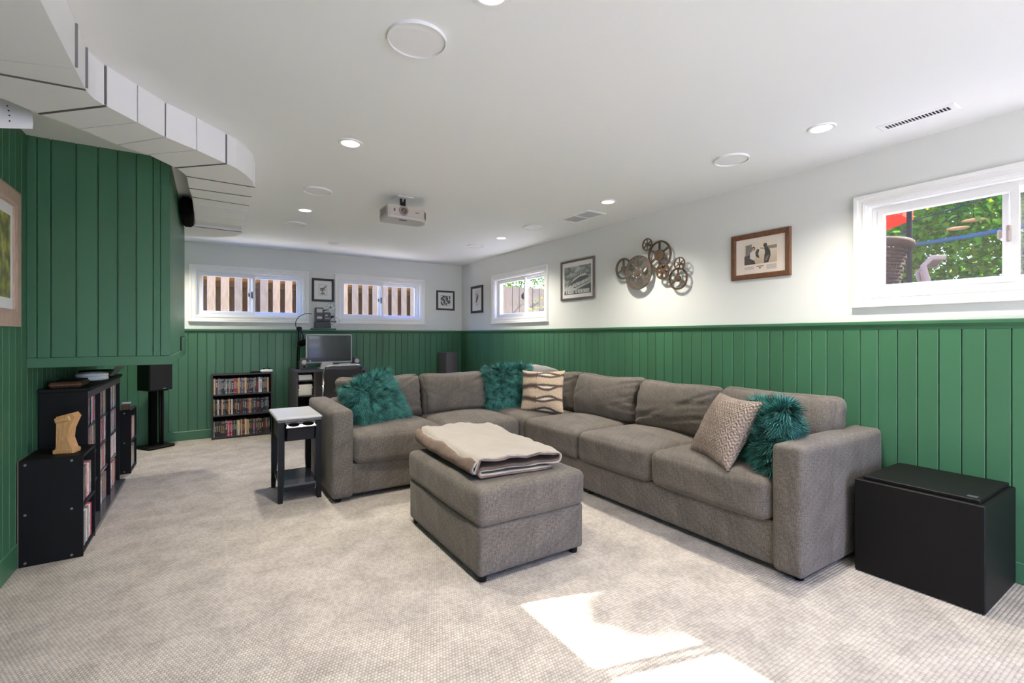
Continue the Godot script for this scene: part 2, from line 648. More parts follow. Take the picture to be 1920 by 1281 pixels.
# ---------------------------------------------------------------- start
func _ready() -> void:
	rng.seed = 2024
	# camera
	var cam := Camera3D.new()
	cam.name = "camera"
	cam.projection = Camera3D.PROJECTION_FRUSTUM
	cam.near = 0.05
	cam.far = 200.0
	cam.size = 2.0 * 0.05 * 640.5 / 881.0
	cam.frustum_offset = Vector2(0, -0.05 * 9.5 / 881.0)
	cam.position = Vector3(0, 1.2, 0)
	cam.rotation_degrees = Vector3(0, -32.7, 0)
	add_child(cam)
	cam.current = true
	# sky and exposure
	var we := WorldEnvironment.new()
	we.name = "world"
	var env := Environment.new()
	env.background_mode = Environment.BG_SKY
	var sm := ProceduralSkyMaterial.new()
	sm.sky_top_color = Color(0.22, 0.44, 0.88)
	sm.sky_horizon_color = Color(0.84, 0.90, 0.92)
	sm.ground_bottom_color = Color(0.35, 0.34, 0.32)
	sm.ground_horizon_color = Color(0.62, 0.64, 0.66)
	sm.sky_energy_multiplier = 2.4
	sm.ground_energy_multiplier = 1.0
	sm.sun_angle_max = 20.0
	var sky := Sky.new()
	sky.sky_material = sm
	env.sky = sky
	env.tonemap_mode = Environment.TONE_MAPPER_LINEAR
	env.tonemap_exposure = 1.82
	env.sdfgi_enabled = true
	env.ssao_enabled = true
	env.ssil_enabled = true
	we.environment = env
	add_child(we)
	# sun: in at the right window, down on the carpet
	var sun := DirectionalLight3D.new()
	sun.name = "sun"
	sun.light_energy = 11.0
	sun.light_color = Color(1.0, 0.96, 0.9)
	sun.light_angular_distance = 0.6
	sun.shadow_enabled = true
	add_child(sun)
	sun.look_at_from_position(Vector3.ZERO, Vector3(-0.975, -0.845, -0.265), Vector3.UP)

	materials()
	room()
	windows()
	outside()
	duct()
	green_box()
	ceiling_things()
	sofa()
	pillows()
	ottoman()
	blanket()
	side_table()
	sub_cabinet()
	left_shelves()
	wall_bookcase()
	speakers()
	desk()
	film_projector()
	pictures()
	reel_art()
	ceiling_projector()

# ---------------------------------------------------------------- the room
func plank_mesh(w: float, h: float, d := 0.012) -> ArrayMesh:
	var st := begin()
	box(st, Vector3.ZERO, Vector3(w - 0.005, h, d), 0.002)
	return done(st)

# wall slab between two points along one axis, with openings [from, to, bottom, top]
func wall_slab(st: SurfaceTool, along_z: bool, a: float, b: float, near: float, far: float, holes: Array) -> void:
	var add := func(p: float, q: float, y0: float, y1: float) -> void:
		if q - p < 0.001 or y1 - y0 < 0.001:
			return
		if along_z:
			span(st, Vector3(near, y0, p), Vector3(far, y1, q), 0.0)
		else:
			span(st, Vector3(p, y0, near), Vector3(q, y1, far), 0.0)
	var at := a
	for hole in holes:
		add.call(at, hole[0], 0.0, H)
		add.call(hole[0], hole[1], 0.0, hole[2])
		add.call(hole[0], hole[1], hole[3], H)
		at = hole[1]
	add.call(at, b, 0.0, H)

const DOOR_A := 0.0
const DOOR_B := 2.8
const WIN_W := 1.17
const WIN_LO := 1.44
const WIN_HI := 1.985
var win_right := [-5.02, -0.64, 1.3]
var win_back := [0.4375, 2.05]

func room() -> void:
	var t := 0.12
	var st := begin()
	span(st, Vector3(L - t, -0.15, B - t), Vector3(W + t, 0.0, F + t), 0.0)
	struct("floor", done(st), M.carpet, "beige looped carpet with a diagonal nubbed texture")
	st = begin()
	span(st, Vector3(L - t, H, B - t), Vector3(W + t, H + 0.2, F + t), 0.0)
	struct("ceiling", done(st), M.ceiling, "smooth white painted ceiling")
	var holes := []
	for c in win_right:
		holes.append([c - WIN_W / 2, c + WIN_W / 2, WIN_LO, WIN_HI])
	st = begin()
	wall_slab(st, true, B, F, W, W + t, holes)
	var wr := struct("wall_right", done(st), M.wall, "long wall, white above and green boards below")
	holes = []
	for c in win_back:
		holes.append([c - WIN_W / 2, c + WIN_W / 2, WIN_LO, WIN_HI])
	st = begin()
	wall_slab(st, false, L - t, W + t, B, B - t, holes)
	var wb := struct("wall_back", done(st), M.wall, "far wall, white above and green boards below")
	st = begin()
	wall_slab(st, true, B, F, L, L - t, [])
	var wl := struct("wall_left", done(st), M.green2, "left wall of full height green boards")
	st = begin()
	holes = []
	holes.append([DOOR_A, DOOR_B, 0.0, 2.06])
	wall_slab(st, false, L - t, W + t, F, F + t, holes)
	struct("wall_front", done(st), M.wall, "plain wall behind the viewer")
	# wainscot boards, each a part of its wall
	var top := 1.25
	var gm := [M.green, M.green2, M.green, M.green3]
	var low := plank_mesh(PITCH, top - 0.1)
	var k := 0
	var z := -0.6143 + PITCH / 2
	while z - PITCH > B:
		z -= PITCH
	while z < 0.35:
		var wd := PITCH
		var zz := z
		if z - PITCH / 2 < B:
			wd = z + PITCH / 2 - B
			zz = B + wd / 2
		var p := put("plank", low if wd == PITCH else plank_mesh(wd, top - 0.1), gm[k % 4 if k % 7 else 3], wr)
		p.position = Vector3(W - 0.006, 0.1 + (top - 0.1) / 2, zz)
		p.rotation.y = -PI / 2
		z += PITCH
		k += 1
	st = begin()
	while z < F:
		box(st, Vector3(W - 0.006, 0.675, z), Vector3(0.012, 1.15, PITCH - 0.0015), 0.0035)
		z += PITCH
	put("plank_panel", done(st), M.green, wr).set_meta("kind", "stuff")
	var x := -0.126 + PITCH / 2
	while x - PITCH > L:
		x -= PITCH
	k = 0
	while x - PITCH / 2 < W - 0.02:
		var a := maxf(x - PITCH / 2, L)
		var b := minf(x + PITCH / 2, W - 0.012)
		var p := put("plank", low if b - a > PITCH - 0.001 else plank_mesh(b - a, top - 0.1), gm[(k * 3) % 4], wb)
		p.position = Vector3((a + b) / 2, 0.1 + (top - 0.1) / 2, B + 0.006)
		x += PITCH
		k += 1
	# left wall, floor to ceiling
	var tall := plank_mesh(PITCH, H - 0.1)
	z = B + 0.012 + PITCH / 2
	k = 0
	while z < -2.75:
		var p := put("plank", tall, gm[(k * 5) % 4], wl)
		p.position = Vector3(L + 0.006, 0.1 + (H - 0.1) / 2, z)
		p.rotation.y = PI / 2
		z += PITCH
		k += 1
	st = begin()
	while z < F:
		box(st, Vector3(L + 0.006, 1.2, z), Vector3(0.012, H - 0.1, PITCH - 0.0015), 0.0035)
		z += PITCH
	put("plank_panel", done(st), M.green2, wl).set_meta("kind", "stuff")
	# green backing boards that show in the joints
	st = begin()
	span(st, Vector3(W - 0.002, 0.08, B), Vector3(W, 1.25, F), 0.0)
	put("backing", done(st), M.green2, wr)
	st = begin()
	span(st, Vector3(L, 0.08, B), Vector3(W, 1.25, B + 0.002), 0.0)
	put("backing", done(st), M.green2, wb)
	# baseboards
	st = begin()
	span(st, Vector3(W - 0.016, 0, B), Vector3(W, 0.105, F), 0.004)
	struct("baseboard_right", done(st), M.green, "green painted baseboard under the long wall")
	st = begin()
	span(st, Vector3(L, 0, B), Vector3(W - 0.016, 0.105, B + 0.016), 0.004)
	struct("baseboard_back", done(st), M.green, "green painted baseboard under the far wall")
	st = begin()
	span(st, Vector3(L, 0, B + 0.016), Vector3(L + 0.018, 0.13, F), 0.005)
	struct("baseboard_left", done(st), M.green3, "green painted baseboard under the left wall")
	# chair rails: a cap with a bead under it
	st = begin()
	var prof := PackedVector2Array([Vector2(0, 1.24), Vector2(0.014, 1.24), Vector2(0.016, 1.252), Vector2(0.024, 1.262), Vector2(0.03, 1.27), Vector2(0.03, 1.284), Vector2(0.026, 1.288), Vector2(0, 1.288)])
	prism(st, prof, B + 0.03, F, Transform3D(Basis(Vector3(-1, 0, 0), Vector3(0, 1, 0), Vector3(0, 0, 1)), Vector3(W, 0, 0)))
	struct("trim_1", done(st), M.green, "green chair rail along the long wall")
	st = begin()
	prism(st, prof, L, W, Transform3D(Basis(Vector3(0, 0, 1), Vector3(0, 1, 0), Vector3(1, 0, 0)), Vector3(0, 0, B)))
	struct("trim_2", done(st), M.green, "green chair rail along the far wall")

# ---------------------------------------------------------------- windows
# local frame: x along the wall, y up from the opening's centre, z into the room
func window(n: int, t: Transform3D, mull: float, label: String, handle_mat: Material, screen := false) -> void:
	var w := WIN_W
	var h := WIN_HI - WIN_LO
	var o := Node3D.new()
	o.name = "window_%d" % n
	add_child(o)
	o.transform = t
	o.set_meta("kind", "structure")
	o.set_meta("label", label)
	var st := begin()
	var pr := [Vector2(-0.004, 0), Vector2(-0.004, 0.012), Vector2(0.012, 0.016), Vector2(0.016, 0.012), Vector2(0.034, 0.016), Vector2(0.038, 0.022), Vector2(0.056, 0.024), Vector2(0.06, 0.018), Vector2(0.06, 0)]
	rect_frame(st, w, h, pr)
	put("casing", done(st), M.white, o)
	st = begin()
	rect_frame(st, w - 0.03, h - 0.03, [Vector2(0, -0.115), Vector2(0.015, -0.115), Vector2(0.015, 0), Vector2(0, 0)])
	put("reveal", done(st), M.white, o)
	st = begin()
	box(st, Vector3(0, -h / 2 - 0.062, 0.014), Vector3(w + 0.14, 0.012, 0.03), 0.003)
	put("sill", done(st), M.white, o)
	# outer vinyl frame
	st = begin()
	rect_frame(st, w - 0.09, h - 0.085, bar_prof(0.032, -0.11, -0.045))
	put("frame", done(st), M.white, o)
	# two sashes: the one towards -x nearer the room
	var x0 := -w / 2 + 0.045
	var x1 := w / 2 - 0.045
	for s in 2:
		var a := x0 if s == 0 else mull - 0.032
		var b := mull + 0.032 if s == 0 else x1
		var sash := Node3D.new()
		sash.name = "sash"
		o.add_child(sash, true)
		sash.position = Vector3((a + b) / 2, 0, -0.052 if s == 0 else -0.08)
		st = begin()
		var bar := 0.032 if s == 0 else 0.03
		rect_frame(st, b - a - 2 * bar, h - 0.085 - 2 * 0.024, [Vector2(0, -0.012), Vector2(bar, -0.012), Vector2(bar, 0.012), Vector2(0.006, 0.012), Vector2(0, 0.006)], Transform3D(Basis.from_scale(Vector3(1, 1, 1)), Vector3.ZERO))
		put("rail", done(st), M.white, sash)
		st = begin()
		box(st, Vector3(0, 0, -0.004), Vector3(b - a - 2 * bar + 0.006, h - 0.085 - 0.04, 0.003), 0.0)
		put("pane", pane_mesh(b - a - 2 * bar + 0.006, h - 0.085 - 0.04), M.glass, sash)
	if screen:
		st = begin()
		face(st, [Vector3(mull, -h / 2 + 0.04, -0.1), Vector3(x1, -h / 2 + 0.04, -0.1), Vector3(x1, h / 2 - 0.04, -0.1), Vector3(mull, h / 2 - 0.04, -0.1)], Vector3(0, 0, 1))
		put("insect_screen", done(st), M.mesh, o)
	st = begin()
	box(st, Vector3(mull - 0.002, 0.0, -0.032), Vector3(0.018, 0.085, 0.014), 0.005)
	box(st, Vector3(mull - 0.002, -0.01, -0.022), Vector3(0.012, 0.05, 0.014), 0.004)
	box(st, Vector3(mull - 0.035, 0.0, -0.038), Vector3(0.016, 0.05, 0.02), 0.006)
	put("latch", done(st), handle_mat, o)

func pane_mesh(w: float, h: float) -> ArrayMesh:
	var st := begin()
	face(st, [Vector3(-w / 2, -h / 2, 0), Vector3(w / 2, -h / 2, 0), Vector3(w / 2, h / 2, 0), Vector3(-w / 2, h / 2, 0)], Vector3(0, 0, 1))
	return done(st)

func windows() -> void:
	var my := (WIN_LO + WIN_HI) / 2
	var right := Basis(Vector3.UP, -PI / 2)
	var latch := mat(rgb(176, 160, 146), 0.4)
	var dark := mat(rgb(58, 60, 70), 0.4)
	window(1, Transform3D(right, Vector3(W, my, win_right[1])), 0.01, "large white sliding window with garden foliage outside", latch, true)
	window(2, Transform3D(Basis.IDENTITY, Vector3(win_back[0], my, B)), 0.0, "white sliding window on the far wall nearest the green box", dark)
	window(3, Transform3D(Basis.IDENTITY, Vector3(win_back[1], my, B)), 0.0, "white sliding window on the far wall above the computer monitor", dark)
	window(4, Transform3D(right, Vector3(W, my, win_right[0])), 0.08, "small white sliding window on the long wall by the corner", dark)
	window(5, Transform3D(right, Vector3(W, my, win_right[2])), 0.0, "added unseen white sliding window beside the viewer for daylight", latch)  # added out of view to supply more daylight
	# added glazed door behind the viewer, unseen, for fill daylight
	var o := Node3D.new()
	o.name = "added_door_1"
	add_child(o)
	o.position = Vector3((DOOR_A + DOOR_B) / 2, 1.03, F + 0.06)
	o.set_meta("kind", "structure")
	o.set_meta("label", "added wide white patio door behind the viewer for fill daylight")
	var st := begin()
	rect_frame(st, DOOR_B - DOOR_A - 0.1, 1.96, bar_prof(0.05, -0.05, 0.05))
	put("frame", done(st), M.white, o)
	for s in [-1, 1]:
		st = begin()
		rect_frame(st, 1.24, 1.83, bar_prof(0.06, -0.02, 0.02), Transform3D(Basis.IDENTITY, Vector3(s * 0.67, 0, 0.02 * s)))
		put("door_leaf", done(st), M.white, o)
		put("pane", pane_mesh(1.25, 1.84), M.glass, o).position = Vector3(s * 0.67, 0, 0.02 * s)

# ---------------------------------------------------------------- outside
func outside() -> void:
	var gy := 0.85
	var st := begin()
	span(st, Vector3(-12, -0.3, -16), Vector3(L - 0.12, gy, 12), 0.0)
	span(st, Vector3(W + 0.12, -0.3, -16), Vector3(18, gy, 12), 0.0)
	span(st, Vector3(L - 0.2, -0.3, -16), Vector3(W + 0.12, gy, B - 0.12), 0.0)
	struct("ground", done(st), M.soil, "pale gravel ground outside the windows")
	st = begin()
	span(st, Vector3(L - 0.12, -0.3, F + 0.12), Vector3(W + 0.12, -0.03, 12), 0.0)
	struct("patio", done(st), M.ground, "added pale paving outside the unseen door to bounce daylight in")  # added with the unseen door, bounces sunlight up indoors
	# fence behind the far wall: front boards with back boards in the gaps
	var fz := -8.3
	var f := thing("wooden_fence", "tall board on board wooden fence seen through the far windows", "fence", Vector3(0, gy, fz))
	var top := 2.24 - gy
	var bm := []
	for v in 3:
		st = begin()
		box(st, Vector3(0, top / 2, 0), Vector3([0.106, 0.11, 0.102][v], top, 0.02), 0.003)
		bm.append(done(st))
	st = begin()
	box(st, Vector3(0, top / 2, 0), Vector3(0.171, top, 0.02), 0.003)
	var wide := done(st)
	st = begin()
	box(st, Vector3(0, top / 2, 0), Vector3(0.15, top, 0.02), 0.003)
	var backer := done(st)
	var x := -2.6
	var k := 0
	while x < 8.2:
		if x > 3.3:
			# weathered close boarded run past the corner of the house
			put("board", wide, M.fence_grey, f).position = Vector3(x, 0, 0.02 + 0.004 * (k % 3))
			x += 0.174
			k += 1
			continue
		var o := put("board", bm[k % 3], M.fence_light if (k * 7) % 5 < 3 and x < 1.95 else M.fence_grey, f)
		o.position = Vector3(x, 0, 0.02)
		var p := put("board", backer, M.fence_dark, f)
		p.position = Vector3(x + 0.087, 0, -0.06)
		x += 0.174
		k += 1
	for y in [0.25, top - 0.25]:
		st = begin()
		box(st, Vector3(2.8, y, -0.02), Vector3(10.8, 0.09, 0.038), 0.004)
		put("rail", done(st), M.fence_dark, f)
	# trees
	tree("tree", "leafy green tree filling the large right window", Vector3(9.0, gy, -2.0), 2.0, 4.8, 16000, 1)
	tree("tree", "second leafy tree further left beyond the large window", Vector3(9.4, gy, -4.6), 1.8, 4.6, 13000, 2)
	tree("tree", "leafy tree at the far right beyond the large window", Vector3(8.6, gy, 0.7), 1.9, 4.4, 22000, 3, [Vector3(0, 4.4, -0.22), Vector3(0, 4.55, -0.3), Vector3(0, 4.55, -0.16), Vector3(0, 4.7, -0.3), Vector3(0, 4.7, -0.16), Vector3(0, 4.85, -0.3), Vector3(0, 4.85, -0.16), Vector3(0, 5.0, -0.3), Vector3(0, 5.0, -0.17), Vector3(0, 5.14, -0.3), Vector3(0, 5.14, -0.16), Vector3(0, 5.2, -0.23), Vector3(0, 5.08, -0.24), Vector3(0, 5.1, -0.16)])  # added shoots above the view, shaped to notch the sun patch
	tree("shrub", "bright green shrub above the fence in the small corner window", Vector3(5.7, gy, -9.3), 1.2, 2.6, 6000, 4)
	tree("tree", "dense green tree behind the others beyond the large window", Vector3(11.5, gy, -3.4), 2.2, 4.4, 14000, 5)
	tree("tree", "dense green tree behind the rope beyond the large window", Vector3(11.3, gy, -0.6), 2.2, 4.4, 14000, 6)
	for i in 4:
		tree("shrub", ["leafy shrub furthest left in the large window", "leafy shrub behind the black umbrella pole", "leafy shrub behind the taupe patio chair", "leafy shrub at the right edge of the picture"][i], Vector3(7.3, gy, -3.6 + 1.3 * i), 0.85, 2.3, 7000, 7 + i)
	# umbrella: canopy with ribs on a black pole
	var u := thing("patio_umbrella", "red patio umbrella on a black pole outside the large window", "umbrella", Vector3(5.5, gy, -1.69))
	st = begin()
	tube(st, [Vector3.ZERO, Vector3(0, 2.1, 0)], 0.022, 12)
	put("pole", done(st), M.black_matte, u)
	st = begin()
	lathe(st, [Vector2(0, 0.06), Vector2(0.25, 0.06), Vector2(0.26, 0.03), Vector2(0.26, 0), Vector2(0, 0)], 20)
	put("base", done(st), M.black, u)
	st = begin()
	var c := Vector3(-0.1, 1.6, -1.24)
	var rows := []
	for i in 5:
		var r := []
		var q := i / 4.0
		for j in 8:
			var a := TAU * (j + 0.5) / 8
			r.append(c + Vector3(cos(a) * 1.25 * q, 0.42 * (1 - q) - 0.02 * sin(q * PI), sin(a) * 1.25 * q))
		rows.append(r)
	var low := []
	for p in rows[4]:
		low.append(p + Vector3(0, -0.09, 0))
	rows.append(low)
	grid(st, rows, true, true)
	put("canopy", done(st), M.red, u)
	for j in 8:
		var a := TAU * (j + 0.5) / 8
		st = begin()
		tube(st, [c + Vector3(0, 0.38, 0), c + Vector3(cos(a) * 1.22, -0.02, sin(a) * 1.22)], 0.008, 6)
		put("rib", done(st), M.black, u)
	st = begin()
	tube(st, [Vector3(0, 2.08, 0), Vector3(-0.05, 2.2, -0.5), c + Vector3(0, 0.44, 0)], 0.02, 8)
	put("arm", done(st), M.black, u)
	# wicker chair: woven back that widens upwards, rolled rim, seat, legs
	var wc := thing("wicker_chair", "brown wicker chair with a white cushion outside the large window", "chair", Vector3(3.98, gy, -1.47))
	st = begin()
	var bands := 40
	for i in bands:
		var y := 0.05 + i * 0.0235
		var half := 0.05 + 0.2 * y
		var ring := []
		for j in 25:
			var a := TAU * j / 24.0
			var wv := 0.006 * (1.0 if (j + i) % 2 else -1.0)
			ring.append(Vector3(cos(a) * (half + wv), y, sin(a) * (half + wv) * 0.9))
		tube(st, ring, 0.0125, 5)
	put("woven_back", done(st), M.wicker, wc)
	st = begin()
	for j in 24:
		var a := TAU * j / 24.0
		tube(st, [Vector3(cos(a) * 0.056, 0.03, sin(a) * 0.05), Vector3(cos(a) * 0.246, 0.98, sin(a) * 0.222)], 0.008, 5)
	put("stakes", done(st), M.wicker2, wc)
	st = begin()
	var rim := []
	for j in 33:
		var a := TAU * j / 32.0
		rim.append(Vector3(cos(a) * 0.265, 0.99, sin(a) * 0.24))
	tube(st, rim, 0.03, 10)
	put("rolled_rim", done(st), M.wicker, wc)
	st = begin()
	cushion(st, Vector3(0.36, 0.08, 0.3), 0.035, Vector3(0, 0.02, 0), 0.003, 8, 3, Transform3D(Basis.IDENTITY, Vector3(-0.02, 1.0, -0.03)))
	put("cushion", done(st), M.paper, wc)
	# sling patio chair top
	var pc := thing("patio_chair", "taupe metal sling patio chair outside the large window", "chair", Vector3(5.0, gy, -1.15), 0.35)
	for s in [-0.26, 0.26]:
		st = begin()
		var pts := []
		for q in [[0.42, 0.0], [0.4, 0.3], [0.1, 0.42], [-0.16, 0.46], [-0.26, 0.7], [-0.3, 0.9], [-0.25, 0.955], [-0.17, 0.95]]:
			pts.append(Vector3(s, q[1], q[0]))
		tube(st, pts, 0.02, 8)
		put("side_frame", done(st), M.taupe_metal, pc)
	st = begin()
	var sl := []
	for q in [[0.38, 0.4], [0.1, 0.41], [-0.16, 0.46], [-0.25, 0.7], [-0.29, 0.9], [-0.25, 0.945], [-0.18, 0.94]]:
		sl.append([Vector3(-0.25, q[1], q[0]), Vector3(0.25, q[1], q[0])])
	grid(st, sl)
	put("sling", done(st), M.taupe_metal, pc)
	# blue tinsel rope and a thin wire
	st = begin()
	var rp := []
	var rad := []
	for i in 61:
		var q := i / 60.0
		rp.append(Vector3(6.0, 2.13 - 0.06 * sin(q * PI) + 0.17 * q, -2.3 + 2.2 * q))
		rad.append(0.018 + 0.008 * float(i % 2))
	tube(st, rp, rad, 7)
	tag(put("blue_rope", done(st), M.rope), "fuzzy blue rope strung across the garden outside the large window", "rope")
	st = begin()
	rp = []
	for i in 21:
		var q := i / 20.0
		rp.append(Vector3(6.3, 2.36 - 0.05 * sin(q * PI) + 0.5 * q, -2.4 + 2.4 * q))
	tube(st, rp, 0.006, 5)
	tag(put("wire", done(st), M.black), "thin dark wire crossing the foliage in the large window", "wire")
	for i in 2:
		var p := Vector3(6.6, [2.33, 2.39][i], [-1.62, -1.5][i])
		var d := thing("feeder_dish", ["lower tan feeder dish hanging in the tree beyond the window", "upper tan feeder dish hanging in the tree beyond the window"][i], "bird feeder", p)
		st = begin()
		lathe(st, [Vector2(0, -0.006), Vector2(0.06, -0.006), Vector2(0.09, 0.004), Vector2(0.09, 0.009), Vector2(0.06, 0.0), Vector2(0, 0.0)], 18)
		put("dish", done(st), M.maple, d)
		st = begin()
		tube(st, [Vector3.ZERO, Vector3(0, 0.7, 0)], 0.003, 5)
		put("cord", done(st), M.black, d)

func tree(called: String, label: String, at: Vector3, r: float, h: float, leaves: int, sd: int, shadow_shoots: Array = []) -> void:
	var t := thing(called, label, called, at)
	var rg := RandomNumberGenerator.new()
	rg.seed = sd * 101
	var st := begin()
	tube(st, [Vector3.ZERO, Vector3(0.05, h * 0.3, 0.03), Vector3(-0.04, h * 0.75, 0)], [0.11, 0.09, 0.04], 9)
	put("trunk", done(st), M.bark, t)
	st = begin()
	for i in 12:
		var a := rg.randf() * TAU
		var y := h * rg.randf_range(0.15, 0.7)
		var e := Vector3(cos(a) * r * 0.7, y + 0.4, sin(a) * r * 0.7)
		tube(st, [Vector3(0, y, 0), e * Vector3(0.5, 1, 0.5) + Vector3(0, -0.1, 0), e], [0.035, 0.022, 0.008], 5)
	put("branches", done(st), M.bark, t)
	# a folded pointed leaf
	st = begin()
	var l := 0.085
	for s in [-1.0, 1.0]:
		st.set_smooth_group(-1)
		for tri in [[Vector3(0, 0, 0), Vector3(s * 0.026, 0.008, l * 0.4), Vector3(0, 0, l * 0.45)], [Vector3(0, 0, l * 0.45), Vector3(s * 0.026, 0.008, l * 0.4), Vector3(0, -0.006, l)]]:
			for p in tri:
				st.set_uv(Vector2.ZERO)
				st.set_color(Color.WHITE)
				st.add_vertex(p)
	var mm := MultiMesh.new()
	mm.transform_format = MultiMesh.TRANSFORM_3D
	mm.use_colors = true
	mm.mesh = done(st)
	mm.instance_count = leaves
	var puffs := []
	for i in 46:
		var a := rg.randf() * TAU
		var q := sqrt(rg.randf())
		puffs.append([Vector3(cos(a) * r * q * 0.85, rg.randf_range(0.05, 0.95) * h, sin(a) * r * q * 0.85), rg.randf_range(0.32, 0.6)])
	for q in shadow_shoots:
		for k in 4:
			puffs.append([q + Vector3(rg.randfn() * 0.02, 0.04 * k, rg.randfn() * 0.02), 0.11])
	for i in leaves:
		var pf: Array = puffs[i % puffs.size()]
		var d := Vector3(rg.randfn(), rg.randfn(), rg.randfn()).normalized()
		var p: Vector3 = pf[0] + d * pf[1] * pow(rg.randf(), 0.4)
		p.y = maxf(p.y, 0.05)
		var b := Basis.from_euler(Vector3(rg.randf_range(-0.5, 1.1), rg.randf() * TAU, rg.randf_range(-0.6, 0.6))).scaled(Vector3.ONE * rg.randf_range(0.7, 1.25))
		mm.set_instance_transform(i, Transform3D(b, p))
		var v := rg.randf_range(0.6, 1.3)
		mm.set_instance_color(i, Color(0.085 * v * rg.randf_range(0.6, 1.7), 0.2 * v, 0.012 * v))
	var mi := MultiMeshInstance3D.new()
	mi.name = "foliage"
	mi.multimesh = mm
	mi.material_override = M.leaf
	mi.set_meta("kind", "stuff")
	t.add_child(mi)

# ---------------------------------------------------------------- boxed duct under the ceiling
func slab(st: SurfaceTool, pts: Array, y0: float, y1: float) -> void:
	var p := PackedVector2Array()
	for q in pts:
		p.append(Vector2(q[0], -q[1]))
	prism(st, p, y0, y1, Transform3D(Basis(Vector3(1, 0, 0), Vector3(0, 0, -1), Vector3(0, 1, 0)), Vector3.ZERO))

func arc(c: Vector2, r: float, a0: float, a1: float, n: int) -> Array:
	var o := []
	for i in n + 1:
		var a := deg_to_rad(lerpf(a0, a1, float(i) / n))
		o.append([c.x + r * cos(a), c.y + r * sin(a)])
	return o

func duct() -> void:
	var d := thing("ceiling_duct", "white painted boxed air duct bending along the ceiling", "duct", Vector3.ZERO)
	var y0 := 2.135
	# outlines in (x, z) of the sections, near to far
	var sections := [
		[[-0.397, 1.2], [-0.80, 1.2], [-0.80, -2.33], [-0.397, -2.20]],
		[[-0.397, -2.206], [-0.80, -2.336], [-0.80, -2.40], [-0.397, -2.362]],
		[[-0.397, -2.371], [-0.80, -2.409], [-0.78, -2.53], [-0.609, -2.728], [-0.361, -2.488], [-0.382, -2.45], [-0.393, -2.41]],
		[[-0.354, -2.497], [-0.602, -2.738], [-0.50, -2.835], [-0.27, -2.612]],
		[[-0.266, -2.617], [-0.496, -2.840], [-0.385, -2.973], [-0.18, -2.733]],
		[[-0.175, -2.741], [-0.380, -2.981], [-0.272, -3.05], [-0.06, -2.842]],
		[[-0.056, -2.847], [-0.268, -3.055], [-0.167, -3.202], [0.069, -2.977]],
		[[0.077, -2.985], [-0.160, -3.210], [-0.12, -3.32], [-0.116, -3.338], [0.232, -3.353], [0.215, -3.24], [0.17, -3.12], [0.12, -3.03]],
		[[0.236, -3.363], [-0.116, -3.347], [-0.114, -3.60], [0.236, -3.60]],
		[[0.234, -3.608], [-0.114, -3.608], [-0.104, -3.825], [0.234, -3.86]],
	]
	var ys := [2.133, 2.134, 2.135, 2.136, 2.1365, 2.137, 2.1375, 2.138, 2.139, 2.140]
	for i in sections.size():
		var st := begin()
		slab(st, sections[i], ys[i], H)
		put("panel", done(st), M.duct, d)
	# the flat run of thin boards beyond the step
	for i in 7:
		var za := -3.865 - i * 0.15
		var st := begin()
		slab(st, [[0.238, za - 0.008], [-0.106, za + 0.012], [-0.108, za - 0.132], [0.24, za - 0.152]], 2.172 + 0.003 * (i % 2), H)
		put("board", done(st), M.duct, d)
	var st := begin()
	var bend := [[0.245, -4.925], [-0.11, -4.90], [-0.19, -4.92], [-0.19, -5.42]]
	bend.append_array(arc(Vector2(-0.19, -4.95), 0.44, -90, -2, 12))
	slab(st, bend, 2.15, H)
	put("bend", done(st), M.duct, d)
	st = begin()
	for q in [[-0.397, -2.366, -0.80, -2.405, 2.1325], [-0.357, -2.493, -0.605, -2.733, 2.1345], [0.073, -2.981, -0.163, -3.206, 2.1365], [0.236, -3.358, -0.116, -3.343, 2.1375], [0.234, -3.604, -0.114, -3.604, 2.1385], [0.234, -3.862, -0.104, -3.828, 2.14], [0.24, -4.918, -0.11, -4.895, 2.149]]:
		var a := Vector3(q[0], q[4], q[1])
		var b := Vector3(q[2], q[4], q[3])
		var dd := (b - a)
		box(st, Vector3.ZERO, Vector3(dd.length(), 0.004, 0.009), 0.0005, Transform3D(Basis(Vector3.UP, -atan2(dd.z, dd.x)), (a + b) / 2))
	put("seam_shade_strip", done(st), mat(rgb(92, 90, 88), 0.7), d)  # dark grey strips painted in as the shadow lines at the seams
	# flange lips along the outer side
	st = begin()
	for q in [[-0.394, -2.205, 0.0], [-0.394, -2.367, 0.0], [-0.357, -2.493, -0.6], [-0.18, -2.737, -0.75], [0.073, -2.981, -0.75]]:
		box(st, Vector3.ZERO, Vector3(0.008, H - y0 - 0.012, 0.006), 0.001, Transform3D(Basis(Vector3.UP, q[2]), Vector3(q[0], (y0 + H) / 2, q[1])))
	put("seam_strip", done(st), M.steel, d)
	# perforated metal strap hanging at the left end
	var s := thing("metal_strap", "white perforated metal strap dangling under the duct at the left wall", "strap", Vector3(-0.73, 2.22, -2.90), 0.5)
	st = begin()
	var rows := []
	for i in 9:
		var q := i / 8.0
		rows.append([Vector3(-0.05, -0.14 * q, 0.05 * sin(q * 2.2)), Vector3(0.05, -0.12 * q + 0.01, 0.06 * sin(q * 2.0) + 0.01)])
	grid(st, rows)
	var back := []
	for r in rows:
		back.append([r[0] + Vector3(0, 0, -0.002), r[1] + Vector3(0, 0, -0.002)])
	grid(st, back)
	put("strip", done(st), M.duct, s)
	st = begin()
	for i in 4:
		for j in 2:
			var q := 0.25 + i * 0.18
			lathe(st, [Vector2(0, 0.002), Vector2(0.003, 0.002), Vector2(0.003, 0), Vector2(0, 0)], 8, Transform3D(Basis(Vector3.RIGHT, PI / 2), Vector3(-0.02 + j * 0.035, -0.13 * q, 0.055 * sin(q * 2.1) + 0.004)))
	put("holes", done(st), M.dark_void, s)
